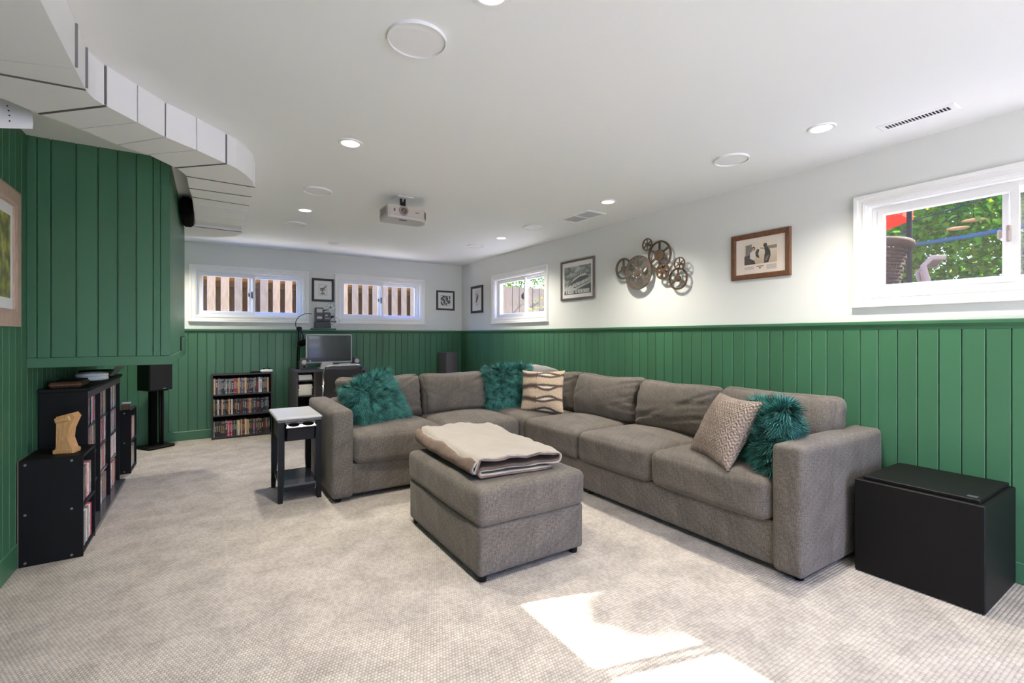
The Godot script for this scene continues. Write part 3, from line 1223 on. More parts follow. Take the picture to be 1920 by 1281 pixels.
	# black block standing for the shade between duct and green box
	st = begin()
	box(st, Vector3(-0.158, 2.205, -4.64), Vector3(0.078, 0.15, 0.46), 0.02)
	tag(put("gap_shade_block", done(st), M.black_matte), "black block standing for the shade between the white duct and the green box", "bracket")

# ---------------------------------------------------------------- green boarded box hung on the left
func green_box() -> void:
	var x1 := -0.21
	var z0 := -3.59
	var z1 := -5.53
	var y0 := 1.027
	var g := thing("boarded_box", "large dark green boarded box hanging from the ceiling at the left wall", "cabinet", Vector3((L + x1) / 2, y0, (z0 + z1) / 2))
	var o := g.position
	var st := begin()
	span(st, Vector3(L + 0.012, y0 + 0.012, z1) - o, Vector3(x1 - 0.014, H, z0 - 0.014) - o, 0.002)
	put("body", done(st), M.green2, g)
	var cuts := [-0.855 + 0.05, -0.748, -0.643, -0.549, -0.461, -0.374, -0.294, -0.256]
	for i in cuts.size() - 1:
		var w: float = cuts[i + 1] - cuts[i]
		var p := put("plank", plank_mesh(w, H - y0 - 0.055, 0.014), [M.green, M.green2, M.green3][i % 3], g)
		p.position = Vector3((cuts[i] + cuts[i + 1]) / 2, y0 + 0.055 + (H - y0 - 0.055) / 2, z0 - 0.007) - o
	st = begin()
	span(st, Vector3(L + 0.012, y0, z0 - 0.014) - o, Vector3(x1, y0 + 0.055, z0 + 0.006) - o, 0.002)
	put("bottom_rail", done(st), M.green2, g)
	st = begin()
	span(st, Vector3(-0.256, y0 + 0.056, z0 - 0.014) - o, Vector3(x1, H, z0 + 0.004) - o, 0.002)
	put("corner_board", done(st), M.green, g)
	st = begin()
	span(st, Vector3(L + 0.012, y0 + 0.056, z0 - 0.014) - o, Vector3(-0.805, H, z0 + 0.004) - o, 0.002)
	put("corner_board", done(st), M.green2, g)
	# the side towards the room
	st = begin()
	var z := z0 - 0.02
	while z - PITCH > z1:
		box(st, Vector3(x1 - 0.007, y0 + 0.055 + (H - y0 - 0.055) / 2, z - PITCH / 2) - o, Vector3(0.014, H - y0 - 0.056, PITCH - 0.0015), 0.003)
		z -= PITCH
	span(st, Vector3(x1 - 0.014, y0 + 0.056, z1) - o, Vector3(x1, H, z) - o, 0.002)
	var sp := put("plank_panel", done(st), M.green3, g)
	sp.set_meta("kind", "stuff")
	st = begin()
	span(st, Vector3(x1 - 0.014, y0, z1) - o, Vector3(x1 + 0.006, y0 + 0.055, z0 - 0.015) - o, 0.002)
	put("side_rail", done(st), M.green3, g)
	st = begin()
	span(st, Vector3(x1, 1.075, -5.44) - o, Vector3(x1 + 0.008, 1.2, -4.78) - o, 0.002)
	put("vent_plate", done(st), M.dark_void, g)
	st = begin()
	for i in 16:
		box(st, Vector3(x1 + 0.011, 1.137, -4.8 - i * 0.041) - o, Vector3(0.008, 0.115, 0.014), 0.002)
	var vs := put("vent_slats", done(st), M.green3, g)
	vs.set_meta("kind", "stuff")

# ---------------------------------------------------------------- ceiling fittings
func ceiling_things() -> void:
	var where := [[0.756, -1.30, "round white downlight at the top edge of the picture"], [0.67, -2.743, "round downlight nearest the white duct"], [0.694, -4.414, "round downlight beyond the duct near the far windows"], [2.712, -1.204, "round downlight beside the slotted ceiling vent"], [2.728, -2.801, "round downlight beside the square return grille"], [2.73, -4.472, "round downlight farthest away near the small corner window"], [0.756, 0.25, "round downlight above the viewer on the left"], [2.71, 0.4, "round downlight above the viewer on the right"], [1.7, 1.6, "round downlight behind the viewer"], [-0.4, -6.05, "added unseen downlight behind the green boarded box to brighten the far end"]]  # the last one is added out of sight to brighten the far end
	for i in where.size():
		var q: Array = where[i]
		var d := thing("ceiling_light", q[2], "downlight", Vector3(q[0], H, q[1]), 0.0, "recessed ceiling lights")
		var st := begin()
		lathe(st, [Vector2(0.048, -0.002), Vector2(0.05, -0.006), Vector2(0.062, -0.006), Vector2(0.068, 0.0), Vector2(0.048, 0.0)], 32)
		put("trim_ring", done(st), M.white, d)
		st = begin()
		lathe(st, [Vector2(0, -0.004), Vector2(0.049, -0.004), Vector2(0.049, 0.0), Vector2(0, 0.0)], 32)
		put("lens", done(st), M.bulb, d)
		var l := SpotLight3D.new()
		l.name = "lamp"
		l.light_color = LAMP_COLOR
		l.light_energy = LAMP_ENERGY
		l.light_size = 0.045
		l.spot_angle = 65.0
		l.spot_angle_attenuation = 1.0
		l.spot_range = 20.0
		l.spot_attenuation = 2.0
		l.shadow_enabled = true
		d.add_child(l)
		l.position = Vector3(0, -0.014, 0)
		l.rotation_degrees = Vector3(-90, 0, 0)
	var sp := [[0.643, -1.651, 0.108, "large round white ceiling speaker nearest the viewer"], [2.718, -1.716, 0.1, "round white ceiling speaker between the wall reels and a downlight"], [0.678, -3.768, 0.1, "round white ceiling speaker left of the projector"], [0.692, -4.988, 0.1, "round white ceiling speaker next to the bend of the duct"], [2.73, -3.865, 0.1, "round white ceiling speaker beside the return grille"], [2.709, -5.035, 0.1, "round white ceiling speaker nearest the far right corner"]]
	for q in sp:
		var d := thing("ceiling_speaker", q[3], "ceiling speaker", Vector3(q[0], H, q[1]), 0.0, "round ceiling speakers")
		var r: float = q[2]
		var st := begin()
		lathe(st, [Vector2(r - 0.006, -0.006), Vector2(r - 0.005, -0.012), Vector2(r - 0.001, -0.012), Vector2(r, -0.01), Vector2(r, 0.0), Vector2(r - 0.006, 0.0)], 48)
		put("rim", done(st), M.grille, d)
		st = begin()
		lathe(st, [Vector2(0, -0.0085), Vector2(r * 0.6, -0.008), Vector2(r - 0.007, -0.006), Vector2(r - 0.007, 0.0), Vector2(0, 0.0)], 48)
		put("grille", done(st), M.grille, d)
	# slotted vent
	var v := thing("ceiling_vent", "long slotted white air vent near the right wall", "vent", Vector3(2.99, H, -0.89))
	var st := begin()
	rect_frame(st, 0.05, 0.262, [Vector2(0, 0), Vector2(0, 0.004), Vector2(0.02, 0.004), Vector2(0.026, 0.0)], Transform3D(Basis(Vector3(1, 0, 0), Vector3(0, 0, 1), Vector3(0, -1, 0)), Vector3.ZERO))
	put("frame", done(st), M.white, v)
	st = begin()
	box(st, Vector3(0, -0.0005, 0), Vector3(0.05, 0.001, 0.262), 0.0)
	put("duct_opening", done(st), M.dark_void, v)
	for i in 20:
		st = begin()
		box(st, Vector3.ZERO, Vector3(0.05, 0.0022, 0.0036), 0.0005, Transform3D(Basis.IDENTITY, Vector3(0, -0.0028, -0.128 + i * 0.0135)))
		put("slat", done(st), M.white, v)
	# return grille with two louvred fields
	v = thing("return_grille", "square white return air grille in the ceiling near the small window", "vent", Vector3(2.865, H, -3.285))
	st = begin()
	rect_frame(st, 0.17, 0.36, [Vector2(0, 0), Vector2(0, 0.007), Vector2(0.022, 0.007), Vector2(0.028, 0.0)], Transform3D(Basis(Vector3(1, 0, 0), Vector3(0, 0, 1), Vector3(0, -1, 0)), Vector3.ZERO))
	box(st, Vector3(0, -0.003, 0), Vector3(0.17, 0.007, 0.016), 0.001)
	put("frame", done(st), M.white, v)
	st = begin()
	for f in [-1, 1]:
		for i in 14:
			box(st, Vector3.ZERO, Vector3(0.17, 0.001, 0.013), 0.0, Transform3D(Basis(Vector3.RIGHT, 0.25), Vector3(0, -0.004, f * 0.094 - 0.08 + i * 0.0122)))
	var ls := put("louvres", done(st), M.white, v)
	ls.set_meta("kind", "stuff")
	st = begin()
	box(st, Vector3(0, -0.0005, 0), Vector3(0.17, 0.001, 0.36), 0.0)
	put("backing", done(st), mat(rgb(190, 190, 188), 0.9), v)
	# small vent
	v = thing("ceiling_vent", "small white ceiling vent in front of the far windows", "vent", Vector3(1.225, H, -5.76))
	st = begin()
	rect_frame(st, 0.07, 0.15, [Vector2(0, 0), Vector2(0, 0.007), Vector2(0.02, 0.007), Vector2(0.026, 0.0)], Transform3D(Basis(Vector3(1, 0, 0), Vector3(0, 0, 1), Vector3(0, -1, 0)), Vector3.ZERO))
	put("frame", done(st), M.white, v)
	st = begin()
	for i in 8:
		box(st, Vector3.ZERO, Vector3(0.07, 0.002, 0.012), 0.0, Transform3D(Basis(Vector3.RIGHT, 0.6), Vector3(0, -0.004, -0.065 + i * 0.0185)))
	put("louvres", done(st), M.grille, v)

# ---------------------------------------------------------------- sofa
func sofa() -> void:
	var s := thing("corner_sofa", "large grey fabric corner sofa along the green wall", "sofa", Vector3(2.0, 0, -3.2))
	var o := s.position
	var blk := func(called: String, a: Vector3, b: Vector3, r: float, bulge: Vector3, wr: float, sd: float, n := 12) -> void:
		var st := begin()
		cushion(st, (b - a).abs(), r, bulge, wr, n, sd, Transform3D(Basis.IDENTITY, (a + b) / 2 - o))
		put(called, done(st), M.sofa, s)
	# bases
	blk.call("base", Vector3(0.87, 0.035, -4.44), Vector3(2.42, 0.265, -3.53), 0.02, Vector3.ZERO, 0.003, 1.0)
	blk.call("base", Vector3(2.395, 0.035, -4.44), Vector3(3.285, 0.265, -1.27), 0.02, Vector3.ZERO, 0.003, 2.0, 18)
	# backs
	blk.call("back", Vector3(0.87, 0.25, -4.45), Vector3(3.27, 0.655, -4.28), 0.05, Vector3.ZERO, 0.004, 3.0, 16)
	blk.call("back", Vector3(3.13, 0.25, -4.45), Vector3(3.29, 0.655, -1.27), 0.05, Vector3.ZERO, 0.004, 4.0, 16)
	# arms
	blk.call("arm", Vector3(0.728, 0.03, -4.45), Vector3(0.88, 0.665, -3.505), 0.028, Vector3(0.006, 0.012, 0.004), 0.005, 5.0, 18)
	blk.call("arm", Vector3(2.37, 0.03, -1.285), Vector3(3.285, 0.665, -1.133), 0.028, Vector3(0.004, 0.01, 0.006), 0.005, 6.0, 18)
	# seat cushions
	var seats := [[0.885, 1.612, -4.25, -3.49], [1.616, 2.335, -4.25, -3.49], [2.34, 3.13, -4.27, -3.47], [2.345, 3.13, -3.468, -2.757], [2.345, 3.13, -2.753, -2.05], [2.345, 3.13, -2.046, -1.292]]
	for i in seats.size():
		var q: Array = seats[i]
		blk.call("seat_cushion", Vector3(q[0], 0.255, q[2]), Vector3(q[1], 0.475, q[3]), 0.055, Vector3(0.008, 0.035, 0.008), 0.007, 10.0 + i, 18)
	# back cushions: [centre, width, turn, lean, height]
	var backs := [
		[Vector3(1.275, 0.655, -4.16), 0.755, 0.0, 0.2, 0.40], [Vector3(1.99, 0.655, -4.15), 0.69, 0.03, 0.22, 0.40], [Vector3(2.62, 0.66, -4.18), 0.58, -0.05, 0.2, 0.42],
		[Vector3(3.02, 0.655, -3.80), 0.66, -PI / 2, 0.2, 0.40], [Vector3(2.995, 0.655, -3.06), 0.74, -PI / 2 + 0.09, 0.22, 0.41], [Vector3(3.0, 0.65, -2.33), 0.72, -PI / 2, 0.22, 0.40], [Vector3(3.04, 0.655, -1.61), 0.76, -PI / 2 - 0.02, 0.16, 0.40]]
	for i in backs.size():
		var q: Array = backs[i]
		var st := begin()
		var bs := Basis(Vector3.UP, q[2]) * Basis(Vector3.RIGHT, -q[3])
		back_cushion(st, Vector3(q[1], q[4], 0.15), i, Transform3D(bs, q[0] - o))
		put("back_cushion", done(st), M.sofa, s)
	var fm := begin()
	lathe(fm, [Vector2(0, 0), Vector2(0.022, 0), Vector2(0.028, 0.04), Vector2(0, 0.04)], 14)
	var foot := done(fm)
	for p in [[0.78, -3.56], [0.78, -4.38], [1.9, -3.6], [2.45, -1.19], [3.2, -1.19], [2.45, -2.7], [3.2, -4.36]]:
		put("foot", foot, M.black, s).position = Vector3(p[0], 0, p[1]) - o

func fur_on(parent: Node3D, w: float, h: float, th: float, count: int, sd: int, length := 0.075) -> void:
	var rg := RandomNumberGenerator.new()
	rg.seed = sd
	var st := begin()
	for b in 3:
		var off := Vector3((b - 1) * 0.004, 0, 0)
		var pts := []
		for i in 5:
			var q := i / 4.0
			pts.append(off + Vector3((b - 1) * 0.010 * q, 0.016 * sin(q * 1.8), length * q))
		for i in 4:
			var w0 := 0.003 * (1.0 - i / 4.0) + 0.0004
			var w1 := 0.003 * (1.0 - (i + 1) / 4.0) + 0.0002
			var q := [pts[i] - Vector3(w0, 0, 0), pts[i] + Vector3(w0, 0, 0), pts[i + 1] + Vector3(w1, 0, 0), pts[i + 1] - Vector3(w1, 0, 0)]
			st.set_smooth_group(0)
			for k in [0, 1, 2, 0, 2, 3]:
				st.set_uv(Vector2.ZERO)
				st.set_color(Color.WHITE)
				st.add_vertex(q[k])
	var mm := MultiMesh.new()
	mm.transform_format = MultiMesh.TRANSFORM_3D
	mm.use_colors = true
	mm.mesh = done(st)
	mm.instance_count = count
	for i in count:
		var side := 1.0 if rg.randf() < 0.62 else -1.0
		var u := sin((rg.randf() * 2 - 1) * PI / 2 * 0.99)
		var v := sin((rg.randf() * 2 - 1) * PI / 2 * 0.99)
		var p := pillow_at(u, v, side, w, h, th)
		var e := 0.02
		var du := pillow_at(clampf(u + e, -1, 1), v, side, w, h, th) - pillow_at(clampf(u - e, -1, 1), v, side, w, h, th)
		var dv := pillow_at(u, clampf(v + e, -1, 1), side, w, h, th) - pillow_at(u, clampf(v - e, -1, 1), side, w, h, th)
		var n := du.cross(dv).normalized() * side
		# clumps share a direction
		var sw := noise.get_noise_2d(p.x * 500 + sd * 13, p.y * 500)
		var lay := Vector3(u * 0.5 + sw * 1.4, -0.75 + v * 0.35 + noise.get_noise_2d(p.y * 500 - sd, p.x * 500) * 1.3, 0)
		var dir := (n * rg.randf_range(0.35, 0.8) + lay * 0.7 + Vector3(rg.randfn(), rg.randfn(), rg.randfn()) * 0.22).normalized()
		var z := dir
		var x := z.cross(n + Vector3(0.01, 0.02, 0)).normalized()
		var y := z.cross(x)
		var sc := rg.randf_range(0.75, 1.3)
		mm.set_instance_transform(i, Transform3D(Basis(x, -y, z) * Basis.from_scale(Vector3.ONE * sc), p))
		var k := 0.35 + 2.0 * pow(rg.randf(), 1.6)
		mm.set_instance_color(i, Color(0.05 * k, 0.2 * k, 0.175 * k))
	var mi := MultiMeshInstance3D.new()
	mi.name = "fur"
	mi.multimesh = mm
	mi.material_override = M.fur
	mi.set_meta("kind", "stuff")
	parent.add_child(mi)

func pose(o: Node3D, turn: float, lean: float, roll := 0.0) -> void:
	o.basis = Basis(Vector3.UP, turn) * Basis(Vector3.RIGHT, -lean) * Basis(Vector3(0, 0, 1), roll)

func pillows() -> void:
	var spec := [
		[Vector3(1.16, 0.655, -3.93), 0.38, 0.40, 0.15, 0.15, 0.38, 0.3, "shaggy teal cushion beside the left arm of the sofa"],
		[Vector3(2.52, 0.685, -4.0), 0.40, 0.40, 0.13, -0.25, 0.2, 0.0, "shaggy teal cushion in the sofa corner behind the striped one"],
		[Vector3(2.66, 0.628, -1.46), 0.40, 0.35, 0.16, -2.3, 0.2, 0.12, "shaggy teal cushion against the right arm of the sofa"]]
	for i in spec.size():
		var q: Array = spec[i]
		var t := thing("fur_pillow", q[7], "cushion", q[0], 0.0, "shaggy teal cushions")
		pose(t, q[4], q[5], q[6])
		var st := begin()
		pillow(st, q[1], q[2], q[3])
		put("cover", done(st), M.fur_base, t)
		fur_on(t, q[1], q[2], q[3], 5200, 50 + i)
	# striped fur print
	var n := FastNoiseLite.new()
	n.seed = 3
	n.frequency = 0.03
	var stripes := texture(256, 256, func(x, y):
		var c := rgb(214, 194, 170).lerp(rgb(186, 160, 134), clampf(0.5 + n.get_noise_2d(x * 6, y * 2), 0, 1))
		var u: float = x / 256.0
		var v: float = y / 256.0
		for s in 4:
			var yc := 0.1 + s * 0.29 + 0.02 * sin(u * 9 + s * 2)
			var open := 0.055 * maxf(0.0, sin((u - 0.35) * PI / 0.55)) if u > 0.35 and u < 0.9 else 0.0
			var dd := minf(absf(v - yc - open), absf(v - yc + open)) + n.get_noise_2d(x * 9, y * 3) * 0.03
			var k := clampf(1.0 - dd / (0.1 if u < 0.4 else 0.05), 0, 1)
			if absf(v - yc) < open:
				c = c.lerp(rgb(240, 228, 212), 0.8)
			c = c.lerp(rgb(58, 44, 38), smoothstep(0.1, 0.9, k) * 0.9)
		return c)
	var sm := mat(Color.WHITE, 0.9)
	sm.albedo_texture = stripes
	sm.rim_enabled = true
	sm.rim = 0.4
	var t := thing("striped_pillow", "tan faux fur cushion with dark animal stripes in the sofa corner", "cushion", Vector3(2.655, 0.675, -3.60))
	pose(t, -0.95, 0.2, 0.02)
	var st := begin()
	pillow(st, 0.43, 0.41, 0.13)
	put("cover", done(st), sm, t)
	# textured beige pillow
	var km := mat(rgb(158, 142, 132), 0.95)
	var hx := texture(256, 256, func(x, y):
		var r := 32.0
		var row := int(y / 28.0)
		var cx: float = fposmod(x + (16 if row % 2 else 0), r) - r / 2
		var cy: float = fposmod(y, 28.0) - 14.0
		var d: float = absf(cx) * 0.9 + absf(cy) * 0.6
		var a := absf(fposmod(d, 11.0) - 5.5) / 5.5
		return Color(a, a, a))
	km.heightmap_enabled = true
	km.heightmap_texture = hx
	km.heightmap_scale = 1.6
	triplanar(km, Vector3.ONE * 2.6)
	t = thing("textured_pillow", "beige embossed cushion leaning on the shaggy teal one by the right arm", "cushion", Vector3(2.55, 0.655, -1.66))
	pose(t, -2.05, 0.5, 0.0)
	st = begin()
	pillow(st, 0.44, 0.42, 0.16)
	put("cover", done(st), km, t)
	st = begin()
	var edge := []
	for i in 81:
		var q := i / 20.0
		var u := 0.0
		var v := 0.0
		match int(q) % 4:
			0:
				u = -1 + 2 * (q - int(q)); v = -1
			1:
				u = 1; v = -1 + 2 * (q - int(q))
			2:
				u = 1 - 2 * (q - int(q)); v = 1
			3:
				u = -1; v = 1 - 2 * (q - int(q))
		var p := pillow_at(u, v, 1.0, 0.44, 0.42, 0.16)
		edge.append(Vector3(p.x, p.y, 0))
	tube(st, edge, 0.005, 6)
	put("piping", done(st), km, t)
	# grey throw lying over the corner back cushion
	st = begin()
	var rows := []
	for i in 13:
		var row := []
		for j in 17:
			var u := i / 12.0
			var v := j / 16.0
			var y := 0.845 + 0.05 * sin(v * PI) + noise.get_noise_2d(i * 22, j * 22) * 0.012 - pow(absf(u - 0.5) * 2, 3) * 0.1
			row.append(Vector3(2.66 + v * 0.5, y, -4.30 + u * 0.2 + v * 0.16))
		rows.append(row)
	grid(st, rows)
	tag(put("grey_throw", done(st), mat(rgb(150, 148, 146), 0.95)), "grey throw draped over the corner back cushion of the sofa", "blanket")

# ---------------------------------------------------------------- ottoman and blanket
func ottoman() -> void:
	var o := thing("ottoman", "grey fabric storage ottoman in front of the sofa", "ottoman", Vector3(1.415, 0, -2.455))
	var st := begin()
	cushion(st, Vector3(0.655, 0.245, 0.945), 0.018, Vector3(0.004, 0, 0.004), 0.004, 16, 61, Transform3D(Basis.IDENTITY, Vector3(0, 0.155, 0)))
	put("base", done(st), M.sofa, o)
	st = begin()
	cushion(st, Vector3(0.675, 0.19, 0.97), 0.04, Vector3(0.005, 0.018, 0.006), 0.007, 22, 64, Transform3D(Basis.IDENTITY, Vector3(0, 0.365, 0)))
	put("lid", done(st), M.sofa, o)
	st = begin()
	lathe(st, [Vector2(0, 0), Vector2(0.022, 0), Vector2(0.026, 0.035), Vector2(0, 0.035)], 16)
	var foot := done(st)
	for x in [-0.29, 0.29]:
		for z in [-0.43, 0.43]:
			put("foot", foot, M.black, o).position = Vector3(x, 0, z)

func blanket() -> void:
	var b := thing("folded_blanket", "folded taupe fleece blanket with cream lining on the ottoman", "blanket", Vector3(1.415, 0.468, -2.50), -0.06)
	# a centre line folded three times, from the bottom layer up
	var line := []
	var seg := func(x0: float, x1: float, y: float, n: int) -> void:
		for i in n + 1:
			line.append(Vector2(lerpf(x0, x1, float(i) / n), y))
	var turn := func(cx: float, cy: float, r: float, right: bool) -> void:
		for i in range(1, 8):
			var a := -PI / 2 + PI * i / 8.0
			line.append(Vector2(cx + (1.0 if right else -1.0) * cos(a) * r, cy + sin(a) * r))
	seg.call(0.19, -0.20, 0.012, 14)
	turn.call(-0.22, 0.026, 0.014, false)
	seg.call(-0.20, 0.20, 0.042, 14)
	turn.call(0.225, 0.067, 0.025, true)
	seg.call(0.20, -0.235, 0.092, 16)
	turn.call(-0.245, 0.058, 0.034, false)
	var n := line.size()
	var lay := func(o0: float, o1: float, called: String, m: Material) -> void:
		var rows := []
		for k in 27:
			var q := k / 26.0
			var z := lerpf(-0.42, 0.42, q)
			var ring := []
			for half in 2:
				for i in n:
					var j := i if half == 0 else n - 1 - i
					var a: Vector2 = line[maxi(j - 1, 0)]
					var c: Vector2 = line[mini(j + 1, n - 1)]
					var nn := (c - a).normalized().orthogonal()
					var p: Vector2 = line[j] + nn * (o0 if half == 0 else o1)
					var lift := 1.0 + 0.25 * pow(1.0 - q, 3) + noise.get_noise_2d(p.x * 260, z * 180) * 0.22
					ring.append(Vector3(p.x + noise.get_noise_2d(z * 200, p.y * 600) * 0.014 - 0.02 * (1 - q), p.y * lift + 0.003, z + p.x * 0.05 + noise.get_noise_2d(p.x * 160, p.y * 900) * 0.018))
			rows.append(ring)
		var st := begin()
		grid(st, rows, true)
		for e in [0, 26]:
			for i in n - 1:
				face(st, [rows[e][i], rows[e][i + 1], rows[e][2 * n - 2 - i], rows[e][2 * n - 1 - i]], Vector3(0, 0, -1 if e == 0 else 1))
		put(called, done(st), m, b)
	lay.call(-0.0005, -0.0085, "fleece", M.fleece)
	lay.call(0.0085, 0.0005, "lining", M.sherpa)

# ---------------------------------------------------------------- small furniture
func side_table() -> void:
	var t := thing("side_table", "narrow black side table with a pale speckled top beside the sofa arm", "table", Vector3(0.553, 0, -3.96))
	var st := begin()
	box(st, Vector3(-0.005, 0.606, -0.01), Vector3(0.31, 0.022, 0.53), 0.008)
	put("tabletop", done(st), M.tabletop, t)
	st = begin()
	box(st, Vector3(-0.005, 0.588, -0.01), Vector3(0.296, 0.014, 0.516), 0.003)
	put("top_edge", done(st), M.taupe_wood, t)
	for x in [-1, 1]:
		for z in [-1, 1]:
			st = begin()
			var a := Vector3(x * 0.125, 0.58, z * 0.215)
			var rows := []
			for q in [[0.58, 0.021, 0.0], [0.2, 0.021, 0.0], [0.0, 0.015, 0.006]]:
				var r := []
				for c in [[-1, -1], [1, -1], [1, 1], [-1, 1]]:
					r.append(Vector3(a.x + x * q[2] + c[0] * q[1], q[0], a.z + z * q[2] + c[1] * q[1]))
				rows.append(r)
			for i in 2:
				for k in 4:
					var m: Vector3 = (rows[i][k] + rows[i][(k + 1) % 4]) / 2 - Vector3(a.x, rows[i][k].y, a.z)
					face(st, [rows[i][k], rows[i][(k + 1) % 4], rows[i + 1][(k + 1) % 4], rows[i + 1][k]], m)
			face(st, rows[2], Vector3.DOWN)
			face(st, rows[0], Vector3.UP)
			put("leg", done(st), M.black, t)
	st = begin()
	box(st, Vector3(0, 0.51, 0.215), Vector3(0.21, 0.14, 0.016), 0.003)
	box(st, Vector3(0, 0.51, -0.215), Vector3(0.21, 0.14, 0.016), 0.003)
	box(st, Vector3(-0.125, 0.51, 0), Vector3(0.016, 0.14, 0.39), 0.003)
	box(st, Vector3(0.125, 0.51, 0), Vector3(0.016, 0.14, 0.39), 0.003)
	put("apron", done(st), M.black, t)
	st = begin()
	box(st, Vector3(0, 0.115, 0), Vector3(0.262, 0.016, 0.45), 0.003)
	put("lower_shelf", done(st), M.shelf_top, t)
	st = begin()
	box(st, Vector3(0, 0.093, 0.218), Vector3(0.21, 0.03, 0.014), 0.002)
	put("lower_rail", done(st), M.black, t)
	# cup caddy hung on the front
	var c := thing("cup_holder", "black two cup holder hung on the front of the side table", "cup holder", Vector3(0.553, 0.45, -3.728))
	st = begin()
	for s in [-1, 1]:
		prism(st, PackedVector2Array([Vector2(0, 0.0), Vector2(0.02, 0.0), Vector2(0.055, 0.105), Vector2(0.055, 0.12), Vector2(0, 0.12)]), -0.003, 0.003, Transform3D(Basis(Vector3(0, 0, 1), Vector3(0, 1, 0), Vector3(1, 0, 0)), Vector3(s * 0.098, 0, 0)))
	box(st, Vector3(0, 0.06, 0.003), Vector3(0.19, 0.11, 0.005), 0.001)
	put("bracket", done(st), M.black_matte, c)
	st = begin()
	box(st, Vector3(0, 0.055, 0.035), Vector3(0.18, 0.09, 0.004), 0.001, Transform3D(Basis(Vector3.RIGHT, 0.28), Vector3(0, 0.0, -0.012)))
	put("front_panel", done(st), M.cloth_black, c)
	var holder := CSGCombiner3D.new()
	holder.name = "cup_plate"
	c.add_child(holder)
	var plate := CSGBox3D.new()
	plate.name = "plate"
	plate.size = Vector3(0.2, 0.008, 0.066)
	holder.add_child(plate)
	for s in [-1, 1]:
		var hole := CSGCylinder3D.new()
		hole.name = "cup_hole"
		hole.operation = CSGShape3D.OPERATION_SUBTRACTION
		hole.radius = 0.038
		hole.height = 0.05
		hole.sides = 28
		holder.add_child(hole, true)
		hole.position = Vector3(s * 0.048, 0, 0.0)
		hole.scale = Vector3(1, 1, 0.72)
	holder.material_override = M.steel
	holder.position = Vector3(0, 0.113, 0.036)
	holder.rotation.x = 0.5

func sub_cabinet() -> void:
	var c := thing("subwoofer_box", "square black box cabinet beside the right end of the sofa", "cabinet", Vector3(3.035, 0, -0.84))
	var st := begin()
	span(st, Vector3(-0.245, 0.006, -0.243), Vector3(0.25, 0.47, 0.243), 0.004)
	put("body", done(st), M.board, c)
	st = begin()
	span(st, Vector3(-0.222, 0.47, -0.215), Vector3(0.24, 0.488, 0.222), 0.003)
	put("top_panel", done(st), M.board, c)
	st = begin()
	span(st, Vector3(-0.195, 0.4881, 0.17), Vector3(-0.165, 0.4886, 0.205), 0.0)
	put("badge", done(st), M.steel, c)
	st = begin()
	for q in [[-0.2, -0.2], [0.2, -0.2], [-0.2, 0.2], [0.2, 0.2]]:
		lathe(st, [Vector2(0, 0), Vector2(0.02, 0), Vector2(0.02, 0.008), Vector2(0, 0.008)], 12, Transform3D(Basis.IDENTITY, Vector3(q[0], 0, q[1])))
	put("feet", done(st), M.black_matte, c)

const ORD := ["first", "second", "third", "fourth", "fifth", "sixth", "seventh", "eighth", "ninth", "tenth", "eleventh", "twelfth", "thirteenth", "fourteenth", "fifteenth", "sixteenth", "seventeenth", "eighteenth", "nineteenth", "twentieth"]
func ordinal(i: int) -> String:
	if i < 20:
		return ORD[i]
	var tens := ["twenty", "thirty", "forty", "fifty"]
	var u := (i + 1) % 10
	var t := (i + 1) / 10 - 2
	return (["twentieth", "thirtieth", "fortieth", "fiftieth"][t]) if u == 0 else tens[t] + "-" + ORD[u - 1]

var case_cache := {}
# a case standing upright: its spine at z = 0 facing +z, width along x
func case_mesh(cell: int, w: float, h: float, d: float) -> ArrayMesh:
	var key := "%d %.4f %.3f %.3f" % [cell, w, h, d]
	if not case_cache.has(key):
		var st := begin()
		var u0 := (cell + 0.06) / CELLS
		var u1 := (cell + 0.94) / CELLS
		var b := 0.0012
		var x := w / 2 - 0.0003
		face(st, [Vector3(-x + b, b, 0), Vector3(x - b, b, 0), Vector3(x - b, h - b, 0), Vector3(-x + b, h - b, 0)], Vector3(0, 0, 1), [Vector2(u0, 1), Vector2(u1, 1), Vector2(u1, 0), Vector2(u0, 0)])
		var pl := Vector2((u0 + u1) / 2 - 0.4 / CELLS, 0.02)
		for s in [-1.0, 1.0]:
			face(st, [Vector3(s * x, 0, -b), Vector3(s * x, h, -b), Vector3(s * x, h, -d), Vector3(s * x, 0, -d)], Vector3(s, 0, 0), [pl, pl, pl, pl])
			face(st, [Vector3(s * x, 0, -b), Vector3(s * x, h, -b), Vector3(s * (x - b), h - b, 0), Vector3(s * (x - b), b, 0)], Vector3(s, 0, 1), [pl, pl, pl, pl])
		face(st, [Vector3(-x, h, -b), Vector3(x, h, -b), Vector3(x, h, -d), Vector3(-x, h, -d)], Vector3(0, 1, 0), [pl, pl, pl, pl])
		face(st, [Vector3(-x, h, -b), Vector3(x, h, -b), Vector3(x - b, h - b, 0), Vector3(-x + b, h - b, 0)], Vector3(0, 1, 1), [pl, pl, pl, pl])
		face(st, [Vector3(-x, 0, -b), Vector3(x, 0, -b), Vector3(x, 0, -d), Vector3(-x, 0, -d)], Vector3(0, -1, 0), [pl, pl, pl, pl])
		face(st, [Vector3(-x, 0, -d), Vector3(x, 0, -d), Vector3(x, h, -d), Vector3(-x, h, -d)], Vector3(0, 0, -1), [pl, pl, pl, pl])
		case_cache[key] = done(st)
	return case_cache[key]

